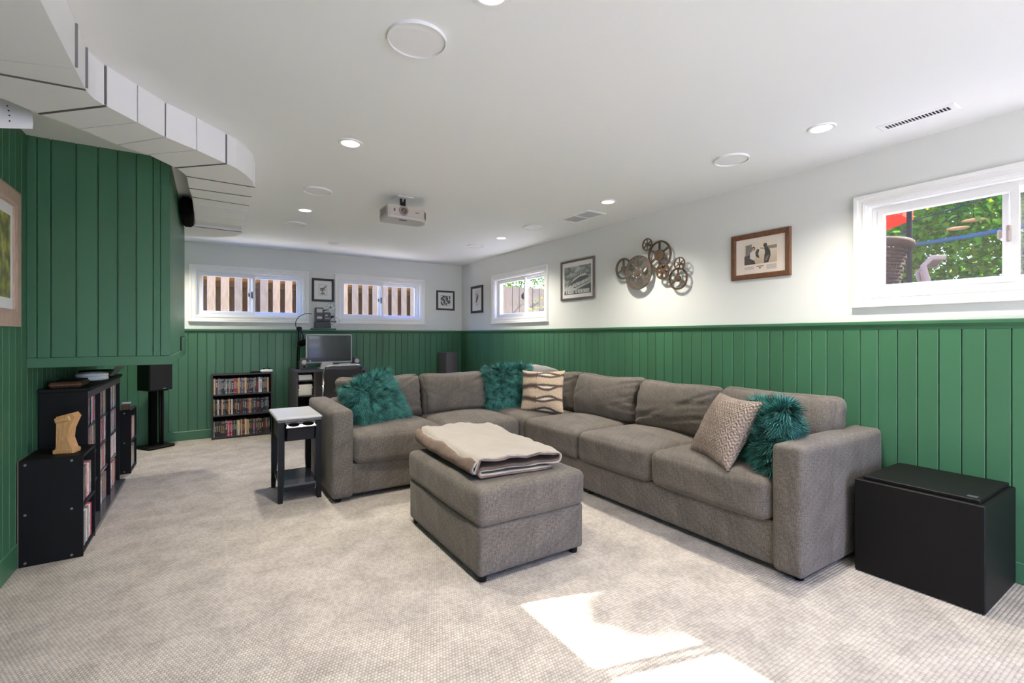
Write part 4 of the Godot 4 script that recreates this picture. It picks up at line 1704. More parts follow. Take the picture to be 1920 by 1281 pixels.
func cases(at: Vector3, along: Vector3, turn: float, length: float, w: float, h: float, d: float, sd: int, where: String, group: String, bright := false) -> void:
	var rg := RandomNumberGenerator.new()
	rg.seed = sd
	var x := 0.001
	var i := 0
	while x + w * 1.6 < length:
		var cw: float = w * [1.0, 1.0, 1.0, 1.5, 0.9][rg.randi() % 5]
		var cell := rg.randi() % CELLS
		if bright:
			for k in 14:
				if spine_hue[cell] in ["white", "white", "grey", "pink"]:
					break
				cell = rg.randi() % CELLS
		var o := put("dvd_case", case_mesh(cell, cw, h - 0.006 * (rg.randi() % 2), d), M.spines)
		o.position = at + along * (x + cw / 2) + Basis(Vector3.UP, turn) * Vector3(0, 0, -0.004 * rg.randf())
		o.rotation.y = turn
		tag(o, "%s spined case, %s from left on %s" % [spine_hue[cell], ordinal(i), where], "dvd", group)
		x += cw
		i += 1

func left_shelves() -> void:
	# near cube shelf: its side faces the viewer, its open front faces +x
	for q in [[-3.42, "low two tier black shelf unit nearest the viewer at the left wall", "small black unit nearest viewer", 1], [-5.265, "low two tier black shelf unit past the tall black shelf", "small black unit past tall shelf", 2]]:
		var z0: float = q[0]
		var len := 0.33 if q[3] == 1 else 0.36
		var x0 := L + 0.02
		var x1 := -0.584
		var o := thing("cube_shelf", q[1], "shelf", Vector3((x0 + x1) / 2, 0, z0 - len / 2))
		var c := o.position
		for s in [[z0, "side_panel"], [z0 - len + 0.016, "side_panel"]]:
			var st := begin()
			span(st, Vector3(x0, 0, s[0] - 0.016) - c, Vector3(x1, 0.552, s[0]) - c, 0.0015)
			put("side_panel", done(st), M.board, o)
		for y in [0.012, 0.262, 0.536]:
			var st := begin()
			span(st, Vector3(x0, y, z0 - len + 0.016) - c, Vector3(x1, y + 0.016, z0 - 0.016) - c, 0.0015)
			put("shelf_board", done(st), M.board, o)
		var st := begin()
		span(st, Vector3(x0 - 0.004, 0, z0 - len) - c, Vector3(x0, 0.552, z0) - c, 0.0)
		put("back_panel", done(st), M.raw_edge, o)
		st = begin()
		for p in [[-0.81, 0.53], [-0.63, 0.53], [-0.81, 0.27], [-0.63, 0.27], [-0.81, 0.02], [-0.63, 0.02]]:
			lathe(st, [Vector2(0, 0.0), Vector2(0.006, 0.0), Vector2(0.006, 0.0015), Vector2(0, 0.0015)], 12, Transform3D(Basis(Vector3.RIGHT, PI / 2), Vector3(p[0], p[1], z0) - c))
		put("screw_caps", done(st), M.steel, o)
		for k in 2:
			cases(Vector3(x1 - 0.01, [0.028, 0.278][k], z0 - 0.018), Vector3(0, 0, -1), PI / 2, len - 0.04, 0.022, 0.19, 0.13, 200 + q[3] * 10 + k, "%s shelf of %s" % [["bottom", "top"][k], q[2]], "cases in the low left shelves", true)
	# tall three column shelf
	var x0 := L + 0.02
	var x1 := -0.622
	var zs := [-3.775, -4.15, -4.535, -4.95]
	var t := thing("media_shelf", "tall three column black media shelf at the left wall", "shelf", Vector3((x0 + x1) / 2, 0, -4.36))
	var c := t.position
	for z in zs:
		var st := begin()
		span(st, Vector3(x0, 0.0, z - 0.008) - c, Vector3(x1, 0.87, z + 0.008) - c, 0.0015)
		put("divider", done(st), M.board, t)
	var st := begin()
	span(st, Vector3(x0 - 0.005, 0.87, zs[3] - 0.045) - c, Vector3(x1 + 0.012, 0.892, zs[0] + 0.02) - c, 0.003)
	put("top_board", done(st), M.board, t)
	st = begin()
	span(st, Vector3(x1 - 0.012, 0.825, zs[3] - 0.005) - c, Vector3(x1 + 0.003, 0.869, zs[0] + 0.005) - c, 0.002)
	put("top_rail", done(st), M.grey, t)
	st = begin()
	span(st, Vector3(x0, 0.0, zs[3] - 0.03) - c, Vector3(x1 + 0.035, 0.03, zs[0] + 0.01) - c, 0.003)
	put("plinth", done(st), M.shelf_top, t)
	st = begin()
	span(st, Vector3(x0 - 0.004, 0.03, zs[3]) - c, Vector3(x0, 0.869, zs[0]) - c, 0.0)
	put("back_panel", done(st), M.board, t)
	var ys := [0.03, 0.265, 0.455, 0.645]
	for k in 3:
		for r in 4:
			if r > 0:
				st = begin()
				span(st, Vector3(x0, ys[r] - 0.014, zs[k + 1] + 0.008) - c, Vector3(x1 - 0.012, ys[r], zs[k] - 0.008) - c, 0.001)
				put("shelf_board", done(st), M.shelf_top, t)
			cases(Vector3(x1 - 0.02, ys[r], zs[k] - 0.01), Vector3(0, 0, -1), PI / 2, zs[k] - zs[k + 1] - 0.016, 0.024, 0.172 if r else 0.19, 0.13, 300 + k * 10 + r, "%s shelf of %s column of tall shelf" % [["bottom", "third", "second", "top"][r], ["near", "middle", "far"][k]], "cases in the tall black media shelf", true)
	# on the tall shelf
	var y := 0.892
	var w := thing("wooden_tray", "dark wooden box lying on the tall black shelf", "box", Vector3(-0.735, y, -3.95))
	st = begin()
	box(st, Vector3(0, 0.016, 0), Vector3(0.15, 0.032, 0.26), 0.012)
	put("body", done(st), M.walnut, w)
	st = begin()
	box(st, Vector3(0, 0.035, 0), Vector3(0.13, 0.008, 0.24), 0.003)
	put("lid", done(st), M.black, w)
	var d := thing("white_dish", "stacked round white dishes on the tall black shelf", "dish", Vector3(-0.70, y, -4.38))
	for i in 2:
		st = begin()
		lathe(st, [Vector2(0, 0), Vector2(0.075, 0), Vector2(0.088, 0.006), Vector2(0.09, 0.02), Vector2(0.082, 0.028), Vector2(0.05, 0.034), Vector2(0, 0.036)], 32, Transform3D(Basis.IDENTITY, Vector3(0, i * 0.024, 0)), false)
		put("dish", done(st), M.white, d)
	st = begin()
	lathe(st, [Vector2(0, 0), Vector2(0.06, 0), Vector2(0.085, 0.02), Vector2(0.105, 0.05), Vector2(0.1, 0.052), Vector2(0.06, 0.012), Vector2(0, 0.008)], 32, Transform3D(Basis.IDENTITY, Vector3(-0.73, y, -4.72)), false)
	tag(put("black_bowl", done(st), M.black), "shallow black bowl behind the white dishes on the tall shelf", "bowl")
	st = begin()
	var rows := []
	for i in 9:
		var q := i / 8.0
		rows.append([Vector3(-0.64 + 0.05 * q, y + 0.004 + 0.06 * pow(q, 1.3), -4.72 - 0.26 * q), Vector3(-0.70 + 0.06 * q, y + 0.01 + 0.085 * q * q, -4.75 - 0.3 * q)])
	var under := []
	for r in rows:
		under.append([r[1] + Vector3(0.002, -0.002, 0), r[0] + Vector3(0.002, -0.002, 0)])
	grid(st, rows)
	grid(st, under)
	tag(put("curled_paper", done(st), M.paper), "white sheet curling up on the far end of the tall shelf", "paper")
	# carved maple block on the near cube
	var b := thing("wooden_block", "carved light maple block standing on the nearest low shelf", "ornament", Vector3(-0.675, 0.552, -3.555), -0.25)
	st = begin()
	prism(st, PackedVector2Array([Vector2(-0.04, 0), Vector2(0.045, 0), Vector2(0.035, 0.03), Vector2(0.02, 0.08), Vector2(0.024, 0.13), Vector2(0.05, 0.2), Vector2(0.035, 0.222), Vector2(-0.03, 0.205), Vector2(-0.032, 0.04)]), -0.036, 0.036)
	put("block", done(st), M.maple, b)
	st = begin()
	box(st, Vector3(0, 0.012, 0), Vector3(0.092, 0.024, 0.082), 0.004)
	put("foot", done(st), M.maple, b)
	st = begin()
	box(st, Vector3(0.003, 0.195, 0.002), Vector3(0.07, 0.03, 0.08), 0.005, Transform3D(Basis(Vector3(0, 0, 1), 0.22), Vector3(0.036, -0.002, 0)))
	put("cap", done(st), M.maple, b)
	var m := thing("wood_box", "tiny wooden box with a white lid on the far low shelf", "box", Vector3(-0.625, 0.552, -5.33))
	st = begin()
	box(st, Vector3(0, 0.027, 0), Vector3(0.055, 0.054, 0.055), 0.003)
	put("body", done(st), M.walnut, m)
	st = begin()
	box(st, Vector3(0, 0.06, 0), Vector3(0.06, 0.012, 0.06), 0.003)
	put("lid", done(st), M.paper, m)

func wall_bookcase() -> void:
	var x0 := 0.01
	var x1 := 0.642
	var z1 := -6.45
	var z0 := B + 0.018
	var t := thing("low_bookcase", "low three shelf black bookcase against the far green wall", "bookcase", Vector3((x0 + x1) / 2, 0, (z0 + z1) / 2))
	var c := t.position
	var bm := mat(rgb(52, 49, 52), 0.45)
	for x in [x0, x1 - 0.016]:
		var st := begin()
		span(st, Vector3(x, 0, z0) - c, Vector3(x + 0.016, 0.758, z1) - c, 0.0015)
		put("side_panel", done(st), bm, t)
	for y in [0.008, 0.262, 0.505, 0.742]:
		var st := begin()
		span(st, Vector3(x0 + 0.016, y, z0 + 0.004) - c, Vector3(x1 - 0.016, y + 0.016, z1) - c, 0.0015)
		put("shelf_board", done(st), bm, t)
	var st := begin()
	span(st, Vector3(x0, 0, z0) - c, Vector3(x1, 0.758, z0 + 0.004) - c, 0.0)
	put("back_panel", done(st), M.black_matte, t)
	for k in 3:
		cases(Vector3(x0 + 0.018, [0.024, 0.278, 0.521][k], z1 - 0.008), Vector3(1, 0, 0), 0.0, x1 - x0 - 0.034, 0.0142, 0.185, 0.13, 400 + k, "%s shelf of low bookcase" % ["bottom", "middle", "top"][k], "cases in the low bookcase by the far wall")
	# remotes on top
	var r := thing("remote_control", "black remote control on top of the low bookcase", "remote", Vector3(0.48, 0.758, -6.5), 0.3)
	st = begin()
	box(st, Vector3(0, 0.009, 0), Vector3(0.15, 0.018, 0.042), 0.006)
	put("shell", done(st), M.black, r)
	st = begin()
	for i in 6:
		box(st, Vector3(-0.05 + i * 0.02, 0.019, 0), Vector3(0.01, 0.004, 0.024), 0.001)
	put("buttons", done(st), M.grey, r)
	r = thing("game_controller", "white game controller on top of the low bookcase", "controller", Vector3(0.585, 0.758, -6.51), -0.2)
	st = begin()
	cushion(st, Vector3(0.14, 0.034, 0.07), 0.016, Vector3(0, 0.004, 0), 0, 8, 0, Transform3D(Basis.IDENTITY, Vector3(0, 0.018, 0)))
	put("shell", done(st), M.white, r)
	for s in [-1, 1]:
		st = begin()
		lathe(st, [Vector2(0, 0.034), Vector2(0.008, 0.034), Vector2(0.008, 0.046), Vector2(0.01, 0.05), Vector2(0, 0.052)], 12, Transform3D(Basis.IDENTITY, Vector3(s * 0.03, 0, 0.01)))
		put("thumbstick", done(st), M.black, r)

func speakers() -> void:
	var yaw := deg_to_rad(35)
	var s := thing("speaker_stand", "black speaker stand with twin tube column by the left wall", "speaker stand", Vector3(-0.50, 0, -6.36), yaw)
	var st := begin()
	box(st, Vector3(0, 0.014, 0), Vector3(0.27, 0.028, 0.25), 0.012)
	put("base_plate", done(st), M.black, s)
	st = begin()
	box(st, Vector3(-0.02, 0.32, -0.01), Vector3(0.06, 0.59, 0.06), 0.006)
	put("column", done(st), M.black_matte, s)
	for x in [0.03, 0.055]:
		st = begin()
		tube(st, [Vector3(x, 0.02, 0.03), Vector3(x, 0.615, 0.03)], 0.011, 12)
		put("tube", done(st), M.black, s)
	st = begin()
	box(st, Vector3(0, 0.617, 0), Vector3(0.16, 0.008, 0.16), 0.002)
	put("top_plate", done(st), M.black, s)
	var k := thing("bookshelf_speaker", "black loudspeaker on the stand below the green box", "speaker", Vector3(-0.50, 0.622, -6.36), yaw)
	st = begin()
	box(st, Vector3(0, 0.165, -0.01), Vector3(0.235, 0.33, 0.20), 0.004)
	put("cabinet", done(st), M.black, k)
	st = begin()
	box(st, Vector3(0, 0.165, 0.097), Vector3(0.225, 0.318, 0.014), 0.005)
	put("grille", done(st), M.cloth_black, k)
	var tm := TextMesh.new()
	tm.text = "npn"
	tm.font_size = 18
	tm.pixel_size = 0.0009
	tm.depth = 0.001
	put("badge_lettering", tm, M.silver, k).position = Vector3(0.03, 0.02, 0.1045)
	var f := thing("tower_speaker", "tall grey floor speaker in the far right corner", "speaker", Vector3(2.99, 0, -6.4), 0.1)
	st = begin()
	box(st, Vector3(0, 0.49, -0.02), Vector3(0.2, 0.955, 0.24), 0.01)
	put("cabinet", done(st), M.grey, f)
	st = begin()
	var rows := []
	for i in 9:
		var a := (i / 8.0 - 0.5) * 0.19
		var z := 0.1 + 0.018 * cos(a / 0.095 * PI / 2)
		rows.append([Vector3(a, 0.03, z), Vector3(a, 0.955, z)])
	grid(st, rows)
	put("curved_grille", done(st), M.grey, f)
	st = begin()
	box(st, Vector3(0, 0.008, -0.01), Vector3(0.24, 0.016, 0.28), 0.004)
	put("base", done(st), M.black, f)

func desk() -> void:
	var d := thing("desk", "dark desk with open pigeonholes under the far windows", "desk", Vector3(1.24, 0, -6.22))
	var dm := mat(rgb(70, 68, 72), 0.5)
	var st := begin()
	box(st, Vector3(0, 0.79, 0), Vector3(0.82, 0.025, 0.6), 0.004)
	put("desktop", done(st), dm, d)
	for x in [-0.395, -0.20, 0.17, 0.395]:
		st = begin()
		box(st, Vector3(x, 0.389, 0), Vector3(0.022, 0.776, 0.57), 0.002)
		put("side_panel", done(st), dm, d)
	st = begin()
	box(st, Vector3(0, 0.4, -0.28), Vector3(0.78, 0.75, 0.01), 0.001)
	put("back_panel", done(st), dm, d)
	for x in [-0.2975, 0.2825]:
		for y in [0.68, 0.5, 0.25, 0.05]:
			st = begin()
			box(st, Vector3(x, y, 0), Vector3(0.172 if x < 0 else 0.202, 0.014, 0.55), 0.001)
			put("pigeonhole_shelf", done(st), dm, d)
	# paper stacks in the pigeonholes
	var n := 0
	for q in [[-0.2975, 0.687, 0.05, "white paper stack in the upper left pigeonhole of the desk"], [0.2825, 0.687, 0.07, "paper stack in the upper right pigeonhole of the desk"], [-0.2975, 0.507, 0.12, "tall paper stack in the second left pigeonhole of the desk"], [0.2825, 0.507, 0.13, "tall paper stack in the second right pigeonhole of the desk"]]:
		st = begin()
		var y := 0.0
		var rg := RandomNumberGenerator.new()
		rg.seed = 7 + n
		while y < q[2]:
			var h := rg.randf_range(0.006, 0.016)
			box(st, Vector3.ZERO, Vector3(0.145, h - 0.001, 0.3), 0.001, Transform3D(Basis(Vector3.UP, rg.randf_range(-0.04, 0.04)), Vector3(0, y + h / 2, 0)))
			y += h
		var o := put("paper_stack", done(st), M.paper)
		o.position = d.position + Vector3(q[0], q[1], 0.1)
		tag(o, q[3], "papers", "papers in the desk")
		n += 1
	# monitor
	var m := thing("computer_monitor", "silver framed flat computer monitor on the dark desk", "monitor", Vector3(1.245, 0.803, -6.14))
	st = begin()
	box(st, Vector3(0, 0.245, 0), Vector3(0.545, 0.355, 0.028), 0.012)
	put("bezel", done(st), M.silver, m)
	st = begin()
	box(st, Vector3(0, 0.25, 0.011), Vector3(0.515, 0.325, 0.014), 0.003)
	put("inner_bezel", done(st), mat(rgb(30, 30, 32), 0.2), m)
	st = begin()
	box(st, Vector3(0, 0.262, 0.0175), Vector3(0.475, 0.275, 0.002), 0.0)
	put("screen", done(st), M.screen, m)
	st = begin()
	prism(st, PackedVector2Array([Vector2(-0.11, 0), Vector2(0.05, 0), Vector2(0.03, 0.08), Vector2(-0.09, 0.08)]), -0.03, 0.03)
	box(st, Vector3(0, 0.005, 0), Vector3(0.24, 0.01, 0.17), 0.003)
	put("stand", done(st), M.silver, m)
	st = begin()
	box(st, Vector3(-0.225, 0.098, 0.019), Vector3(0.012, 0.012, 0.002), 0.0005)
	put("power_button", done(st), M.white, m)
	# desk speakers
	for q in [[0.945, -6.12, "small grey desk speaker left of the monitor"], [1.575, -6.16, "small grey desk speaker right of the monitor"]]:
		var s := thing("desk_speaker", q[2], "speaker", Vector3(q[0], 0.803, q[1]), 0.0, "desk speakers")
		st = begin()
		box(st, Vector3(0, 0.068, 0), Vector3(0.075, 0.136, 0.09), 0.006)
		put("cabinet", done(st), M.grey, s)
		for c in [[0.088, 0.027], [0.034, 0.014]]:
			st = begin()
			lathe(st, [Vector2(0, 0.001), Vector2(c[1] * 0.4, 0.004), Vector2(c[1] * 0.5, 0.0), Vector2(c[1] * 0.9, 0.006), Vector2(c[1], 0.006), Vector2(c[1], 0), Vector2(0, 0)], 20, Transform3D(Basis(Vector3.RIGHT, PI / 2), Vector3(0, c[0], 0.045)), false)
			put("driver", done(st), M.silver if c[1] > 0.02 else M.black, s)
	# little silver box behind
	var lb := thing("set_top_box", "low grey box on the desk beside the monitor stand", "box", Vector3(1.44, 0.803, -6.17))
	st = begin()
	box(st, Vector3(0, 0.027, 0), Vector3(0.14, 0.054, 0.12), 0.005)
	put("case", done(st), M.silver, lb)
	st = begin()
	box(st, Vector3(0, 0.027, 0.06), Vector3(0.12, 0.01, 0.003), 0.001)
	put("slot", done(st), M.black, lb)
	# boom arm microphone
	var b := thing("microphone_arm", "black boom arm microphone clamped at the left end of the desk", "microphone", Vector3(0.895, 0.803, -6.25))
	st = begin()
	box(st, Vector3(0, 0.0, 0), Vector3(0.04, 0.05, 0.05), 0.006)
	tube(st, [Vector3(0, 0.02, 0), Vector3(0, 0.11, 0)], 0.01, 10)
	put("clamp", done(st), M.black, b)
	st = begin()
	tube(st, [Vector3(0, 0.1, 0), Vector3(0.012, 0.49, 0.0)], 0.011, 8)
	tube(st, [Vector3(0.02, 0.1, 0), Vector3(0.035, 0.48, 0.0)], 0.005, 8)
	put("lower_arm", done(st), M.black, b)
	st = begin()
	tube(st, [Vector3(0.02, 0.50, 0.02), Vector3(0.06, 0.4, 0.05), Vector3(0.045, 0.33, 0.06)], 0.009, 8)
	box(st, Vector3(0.02, 0.49, 0), Vector3(0.06, 0.05, 0.05), 0.012)
	put("joint", done(st), M.black, b)
	st = begin()
	lathe(st, [Vector2(0, -0.07), Vector2(0.03, -0.068), Vector2(0.036, -0.05), Vector2(0.036, 0.03), Vector2(0.03, 0.06), Vector2(0.018, 0.072), Vector2(0, 0.074)], 20, Transform3D(Basis(Vector3(0, 0, 1), -1.25), Vector3(0.075, 0.325, 0.07)), false)
	put("capsule", done(st), M.black_matte, b)
	st = begin()
	var arcp := []
	for i in 17:
		var a := lerpf(3.5, 1.35, i / 16.0)
		arcp.append(Vector3(0.13 + 0.15 * cos(a), 0.55 + 0.13 * sin(a), 0.0))
	tube(st, arcp, 0.0045, 6)
	put("cable", done(st), M.black, b)
	# chair
	var c := thing("office_chair", "black leather desk chair with a chrome rim behind the sofa", "chair", Vector3(1.2, 0, -5.55), PI + 0.1)
	st = begin()
	var pts := []
	for i in 41:
		var a := TAU * i / 40.0
		var ca := cos(a)
		var sa := sin(a)
		pts.append(Vector3(signf(ca) * pow(absf(ca), 0.35) * 0.21, 0.68 + signf(sa) * pow(absf(sa), 0.35) * 0.21, -0.22 - 0.03 * sa))
	tube(st, pts, 0.011, 8)
	put("chrome_frame", done(st), M.chrome, c)
	st = begin()
	cushion(st, Vector3(0.40, 0.40, 0.025), 0.012, Vector3(0, 0, 0.012), 0.004, 12, 81, Transform3D(Basis(Vector3.RIGHT, -0.14), Vector3(0, 0.68, -0.22)))
	put("backrest", done(st), M.leather, c)
	st = begin()
	cushion(st, Vector3(0.44, 0.07, 0.42), 0.03, Vector3(0, 0.015, 0), 0.003, 10, 82, Transform3D(Basis.IDENTITY, Vector3(0, 0.46, 0)))
	put("seat", done(st), M.leather, c)
	for s in [-1, 1]:
		st = begin()
		tube(st, [Vector3(s * 0.2, 0.5, -0.2), Vector3(s * 0.23, 0.44, -0.05), Vector3(s * 0.2, 0.43, 0.1)], 0.011, 8)
		put("side_rail", done(st), M.chrome, c)
	st = begin()
	tube(st, [Vector3(0, 0.1, 0), Vector3(0, 0.43, 0)], 0.025, 14)
	put("column", done(st), M.chrome, c)
	for i in 5:
		var a := TAU * i / 5.0 + 0.3
		st = begin()
		tube(st, [Vector3(0, 0.11, 0), Vector3(cos(a) * 0.28, 0.065, sin(a) * 0.28)], [0.022, 0.014], 8)
		put("leg", done(st), M.chrome, c)
		st = begin()
		lathe(st, [Vector2(0, -0.02), Vector2(0.024, -0.02), Vector2(0.027, 0), Vector2(0.024, 0.02), Vector2(0, 0.02)], 14, Transform3D(Basis(Vector3(0, 0, 1), PI / 2), Vector3(cos(a) * 0.28, 0.027, sin(a) * 0.28)))
		put("caster", done(st), M.black, c)

func film_projector() -> void:
	# green ledge bracket under it
	var st := begin()
	box(st, Vector3(1.255, 1.297, B + 0.055), Vector3(0.3, 0.018, 0.11), 0.003)
	tag(put("wall_ledge", done(st), M.green), "small green ledge on the chair rail holding the old film projector", "ledge")
	var p := thing("film_projector", "vintage grey film projector with clear reels on the green ledge", "film projector", Vector3(1.245, 1.306, B + 0.055))
	var dark := mat(rgb(66, 64, 62), 0.5)
	st = begin()
	box(st, Vector3(0, 0.045, 0), Vector3(0.195, 0.085, 0.09), 0.004)
	put("base", done(st), dark, p)
	st = begin()
	box(st, Vector3(-0.045, 0.18, 0), Vector3(0.1, 0.185, 0.08), 0.012)
	box(st, Vector3(0.05, 0.15, 0), Vector3(0.1, 0.12, 0.07), 0.008)
	put("body", done(st), M.grey, p)
	st = begin()
	for q in [[-0.045, 0.23, 0.07, 0.05], [-0.045, 0.14, 0.06, 0.03], [0.04, 0.17, 0.03, 0.02], [0.05, 0.13, 0.06, 0.012]]:
		box(st, Vector3(q[0], q[1], 0.041), Vector3(q[2], q[3], 0.006), 0.002)
	put("face_plates", done(st), M.silver, p)
	st = begin()
	lathe(st, [Vector2(0, 0), Vector2(0.018, 0), Vector2(0.02, 0.05), Vector2(0.014, 0.052), Vector2(0, 0.04)], 18, Transform3D(Basis(Vector3(0, 0, 1), -PI / 2), Vector3(0.09, 0.15, 0)))
	put("lens", done(st), M.black, p)
	st = begin()
	tube(st, [Vector3(0.0, 0.23, 0.02), Vector3(0.075, 0.255, 0.05)], 0.008, 8)
	tube(st, [Vector3(0.08, 0.09, 0.03), Vector3(0.15, 0.09, 0.05)], 0.008, 8)
	put("reel_arm", done(st), dark, p)
	for q in [[0.085, 0.275, 0.056], [0.145, 0.088, 0.062]]:
		st = begin()
		reel(st, q[2], 0.009, q[2] * 0.22, 5, 0.008, 0.006, false)
		var r := put("film_reel", done(st), M.clear, p)
		r.position = Vector3(q[0], q[1], 0.056)
		st = begin()
		lathe(st, [Vector2(0, -0.008), Vector2(0.011, -0.008), Vector2(0.011, 0.008), Vector2(0, 0.008)], 14, Transform3D(Basis(Vector3.RIGHT, PI / 2), Vector3(0, 0, 0)))
		put("hub", done(st), M.black, r)

# a film reel in the xy plane: ring, hub and spokes
func reel(st: SurfaceTool, R: float, ring: float, hub: float, n: int, sw: float, th: float, twin: bool) -> void:
	var t := Transform3D(Basis(Vector3.RIGHT, PI / 2), Vector3.ZERO)
	lathe(st, [Vector2(R - ring, -th / 2), Vector2(R - 0.002, -th / 2), Vector2(R, -th / 2 + 0.002), Vector2(R, th / 2 - 0.002), Vector2(R - 0.002, th / 2), Vector2(R - ring, th / 2), Vector2(R - ring, -th / 2)], 48, t)
	lathe(st, [Vector2(0, -th / 2 - 0.002), Vector2(hub, -th / 2 - 0.002), Vector2(hub, th / 2 + 0.002), Vector2(hub * 0.35, th / 2 + 0.004), Vector2(0, th / 2 + 0.004)], 32, t)
	for i in n:
		var a := TAU * i / n + PI / 2
		var len := R - ring - hub + 0.012
		var offs := [-sw, sw] if twin else [0.0]
		for o in offs:
			box(st, Vector3(hub + len / 2 - 0.006, o, 0), Vector3(len, sw, th * 0.8), 0.001, Transform3D(Basis(Vector3(0, 0, 1), a), Vector3.ZERO))

# a plate reel: solid disc with round holes cut, as sectors between hole rims
func plate_reel(st: SurfaceTool, R: float, holes: int, hr: float, hd: float, th: float) -> void:
	var parts := []
	var outer := PackedVector2Array()
	# cut each sector as its own outline, so no polygon has holes
	for i in holes:
		var a0 := TAU * i / holes
		var a1 := TAU * (i + 1) / holes
		var hc := Vector2(cos(a0), sin(a0)) * hd
		var hc2 := Vector2(cos(a1), sin(a1)) * hd
		var p := PackedVector2Array()
		# out along a0: hub edge, round the first hole's near side, to the rim
		p.append(Vector2.ZERO)
		p.append(Vector2(cos(a0), sin(a0)) * (hd - hr))
		for k in range(1, 12):
			var b := a0 + PI - PI * k / 12.0
			p.append(hc + Vector2(cos(b), sin(b)) * hr)
		p.append(Vector2(cos(a0), sin(a0)) * (hd + hr))
		for k in 13:
			var b := lerpf(a0, a1, k / 12.0)
			p.append(Vector2(cos(b), sin(b)) * R)
		p.append(Vector2(cos(a1), sin(a1)) * (hd + hr))
		for k in range(1, 12):
			var b := a1 - PI * k / 12.0
			p.append(hc2 + Vector2(cos(b), sin(b)) * hr)
		p.append(Vector2(cos(a1), sin(a1)) * (hd - hr))
		prism(st, p, -th / 2, th / 2)
		parts.append(p)

func reel_art() -> void:
	var a := thing("reel_wall_art", "bronze metal wall art of seven overlapping film reels", "wall art", Vector3(W - 0.03, 1.8, -2.85), -PI / 2)
	# local x runs towards +z of the room; [z, y, radius, depth, kind]
	var list := [[-3.155, 1.838, 0.102, 0.018, 0], [-2.96, 1.778, 0.153, 0.036, 1], [-2.735, 1.905, 0.126, 0.018, 2], [-2.852, 2.013, 0.055, 0.04, 3], [-2.682, 1.757, 0.069, 0.042, 4], [-2.543, 1.681, 0.093, 0.018, 5], [-2.512, 1.80, 0.055, 0.04, 3]]
	for q in list:
		var st := begin()
		match q[4]:
			0:
				reel(st, q[2], 0.02, 0.028, 3, 0.007, 0.012, true)
			1:
				plate_reel(st, q[2], 5, 0.036, 0.09, 0.012)
				reel(st, q[2] + 0.001, 0.006, 0.03, 0, 0.01, 0.02, false)
			2:
				reel(st, q[2], 0.016, 0.05, 6, 0.006, 0.012, true)
			3:
				reel(st, q[2], 0.008, 0.014, 6, 0.006, 0.012, false)
			4:
				plate_reel(st, q[2], 5, 0.017, 0.042, 0.01)
				reel(st, q[2] + 0.001, 0.006, 0.014, 0, 0.01, 0.014, false)
			5:
				reel(st, q[2], 0.014, 0.026, 3, 0.014, 0.012, false)
		var o := put("film_reel", done(st), M.bronze if q[4] in [0, 1] else M.brown_metal, a)
		o.position = Vector3(q[0] + 2.85, q[1] - 1.8, q[3] - 0.012)
		st = begin()
		box(st, Vector3(0, 0, -q[3] / 2 - 0.008), Vector3(0.014, 0.014, q[3] + 0.014), 0.002)
		put("standoff", done(st), M.brown_metal, o)
		for k in 5 if q[4] == 1 else 0:
			st = begin()
			var b := TAU * (k + 0.5) / 5
			lathe(st, [Vector2(0, 0.0), Vector2(0.006, 0.0), Vector2(0.004, 0.004), Vector2(0, 0.005)], 10, Transform3D(Basis(Vector3.RIGHT, PI / 2), Vector3(cos(b) * 0.045, sin(b) * 0.045, 0.006)))
			put("rivet", done(st), M.silver, o)

# ---------------------------------------------------------------- pictures
func picture(called: String, label: String, at: Vector3, turn: float, w: float, h: float, fw: float, frame: Material, board: Material, art: Rect2, im: Image) -> Node3D:
	var p := thing(called, label, "picture", at, turn, "framed pictures")
	var st := begin()
	rect_frame(st, w - 2 * fw, h - 2 * fw, [Vector2(0, 0.004), Vector2(0, 0.014), Vector2(fw * 0.2, 0.02), Vector2(fw * 0.85, 0.02), Vector2(fw, 0.016), Vector2(fw, 0), Vector2(0.0, 0.0)])
	put("frame", done(st), frame, p)
	st = begin()
	box(st, Vector3(0, 0, 0.004), Vector3(w - 2 * fw + 0.004, h - 2 * fw + 0.004, 0.004), 0.0)
	put("mat_board", done(st), board, p)
	var m := mat(Color.WHITE, 0.5)
	m.albedo_texture = ImageTexture.create_from_image(im)
	st = begin()
	var a := art.position
	var b := art.end
	face(st, [Vector3(a.x, a.y, 0.0068), Vector3(b.x, a.y, 0.0068), Vector3(b.x, b.y, 0.0068), Vector3(a.x, b.y, 0.0068)], Vector3(0, 0, 1), [Vector2(0, 1), Vector2(1, 1), Vector2(1, 0), Vector2(0, 0)])
	put("print", done(st), m, p)
	st = begin()
	put("glazing", pane_mesh(w - 2 * fw, h - 2 * fw), M.glass, p).position.z = 0.0105
	return p

func sketch(w: int, h: int, sd: int, strokes: int, paper: Color) -> Image:
	var im := Image.create(w, h, false, Image.FORMAT_RGB8)
	im.fill(paper)
	var r := RandomNumberGenerator.new()
	r.seed = sd
	for i in strokes:
		var a := Vector2(r.randf_range(0.15, 0.85) * w, r.randf_range(0.15, 0.85) * h)
		var b := a + Vector2(r.randfn(), r.randfn()) * w * 0.13
		paint_line(im, a, b, r.randf_range(1, 4), Color(0.2, 0.2, 0.2).lerp(paper, r.randf() * 0.5))
	return im

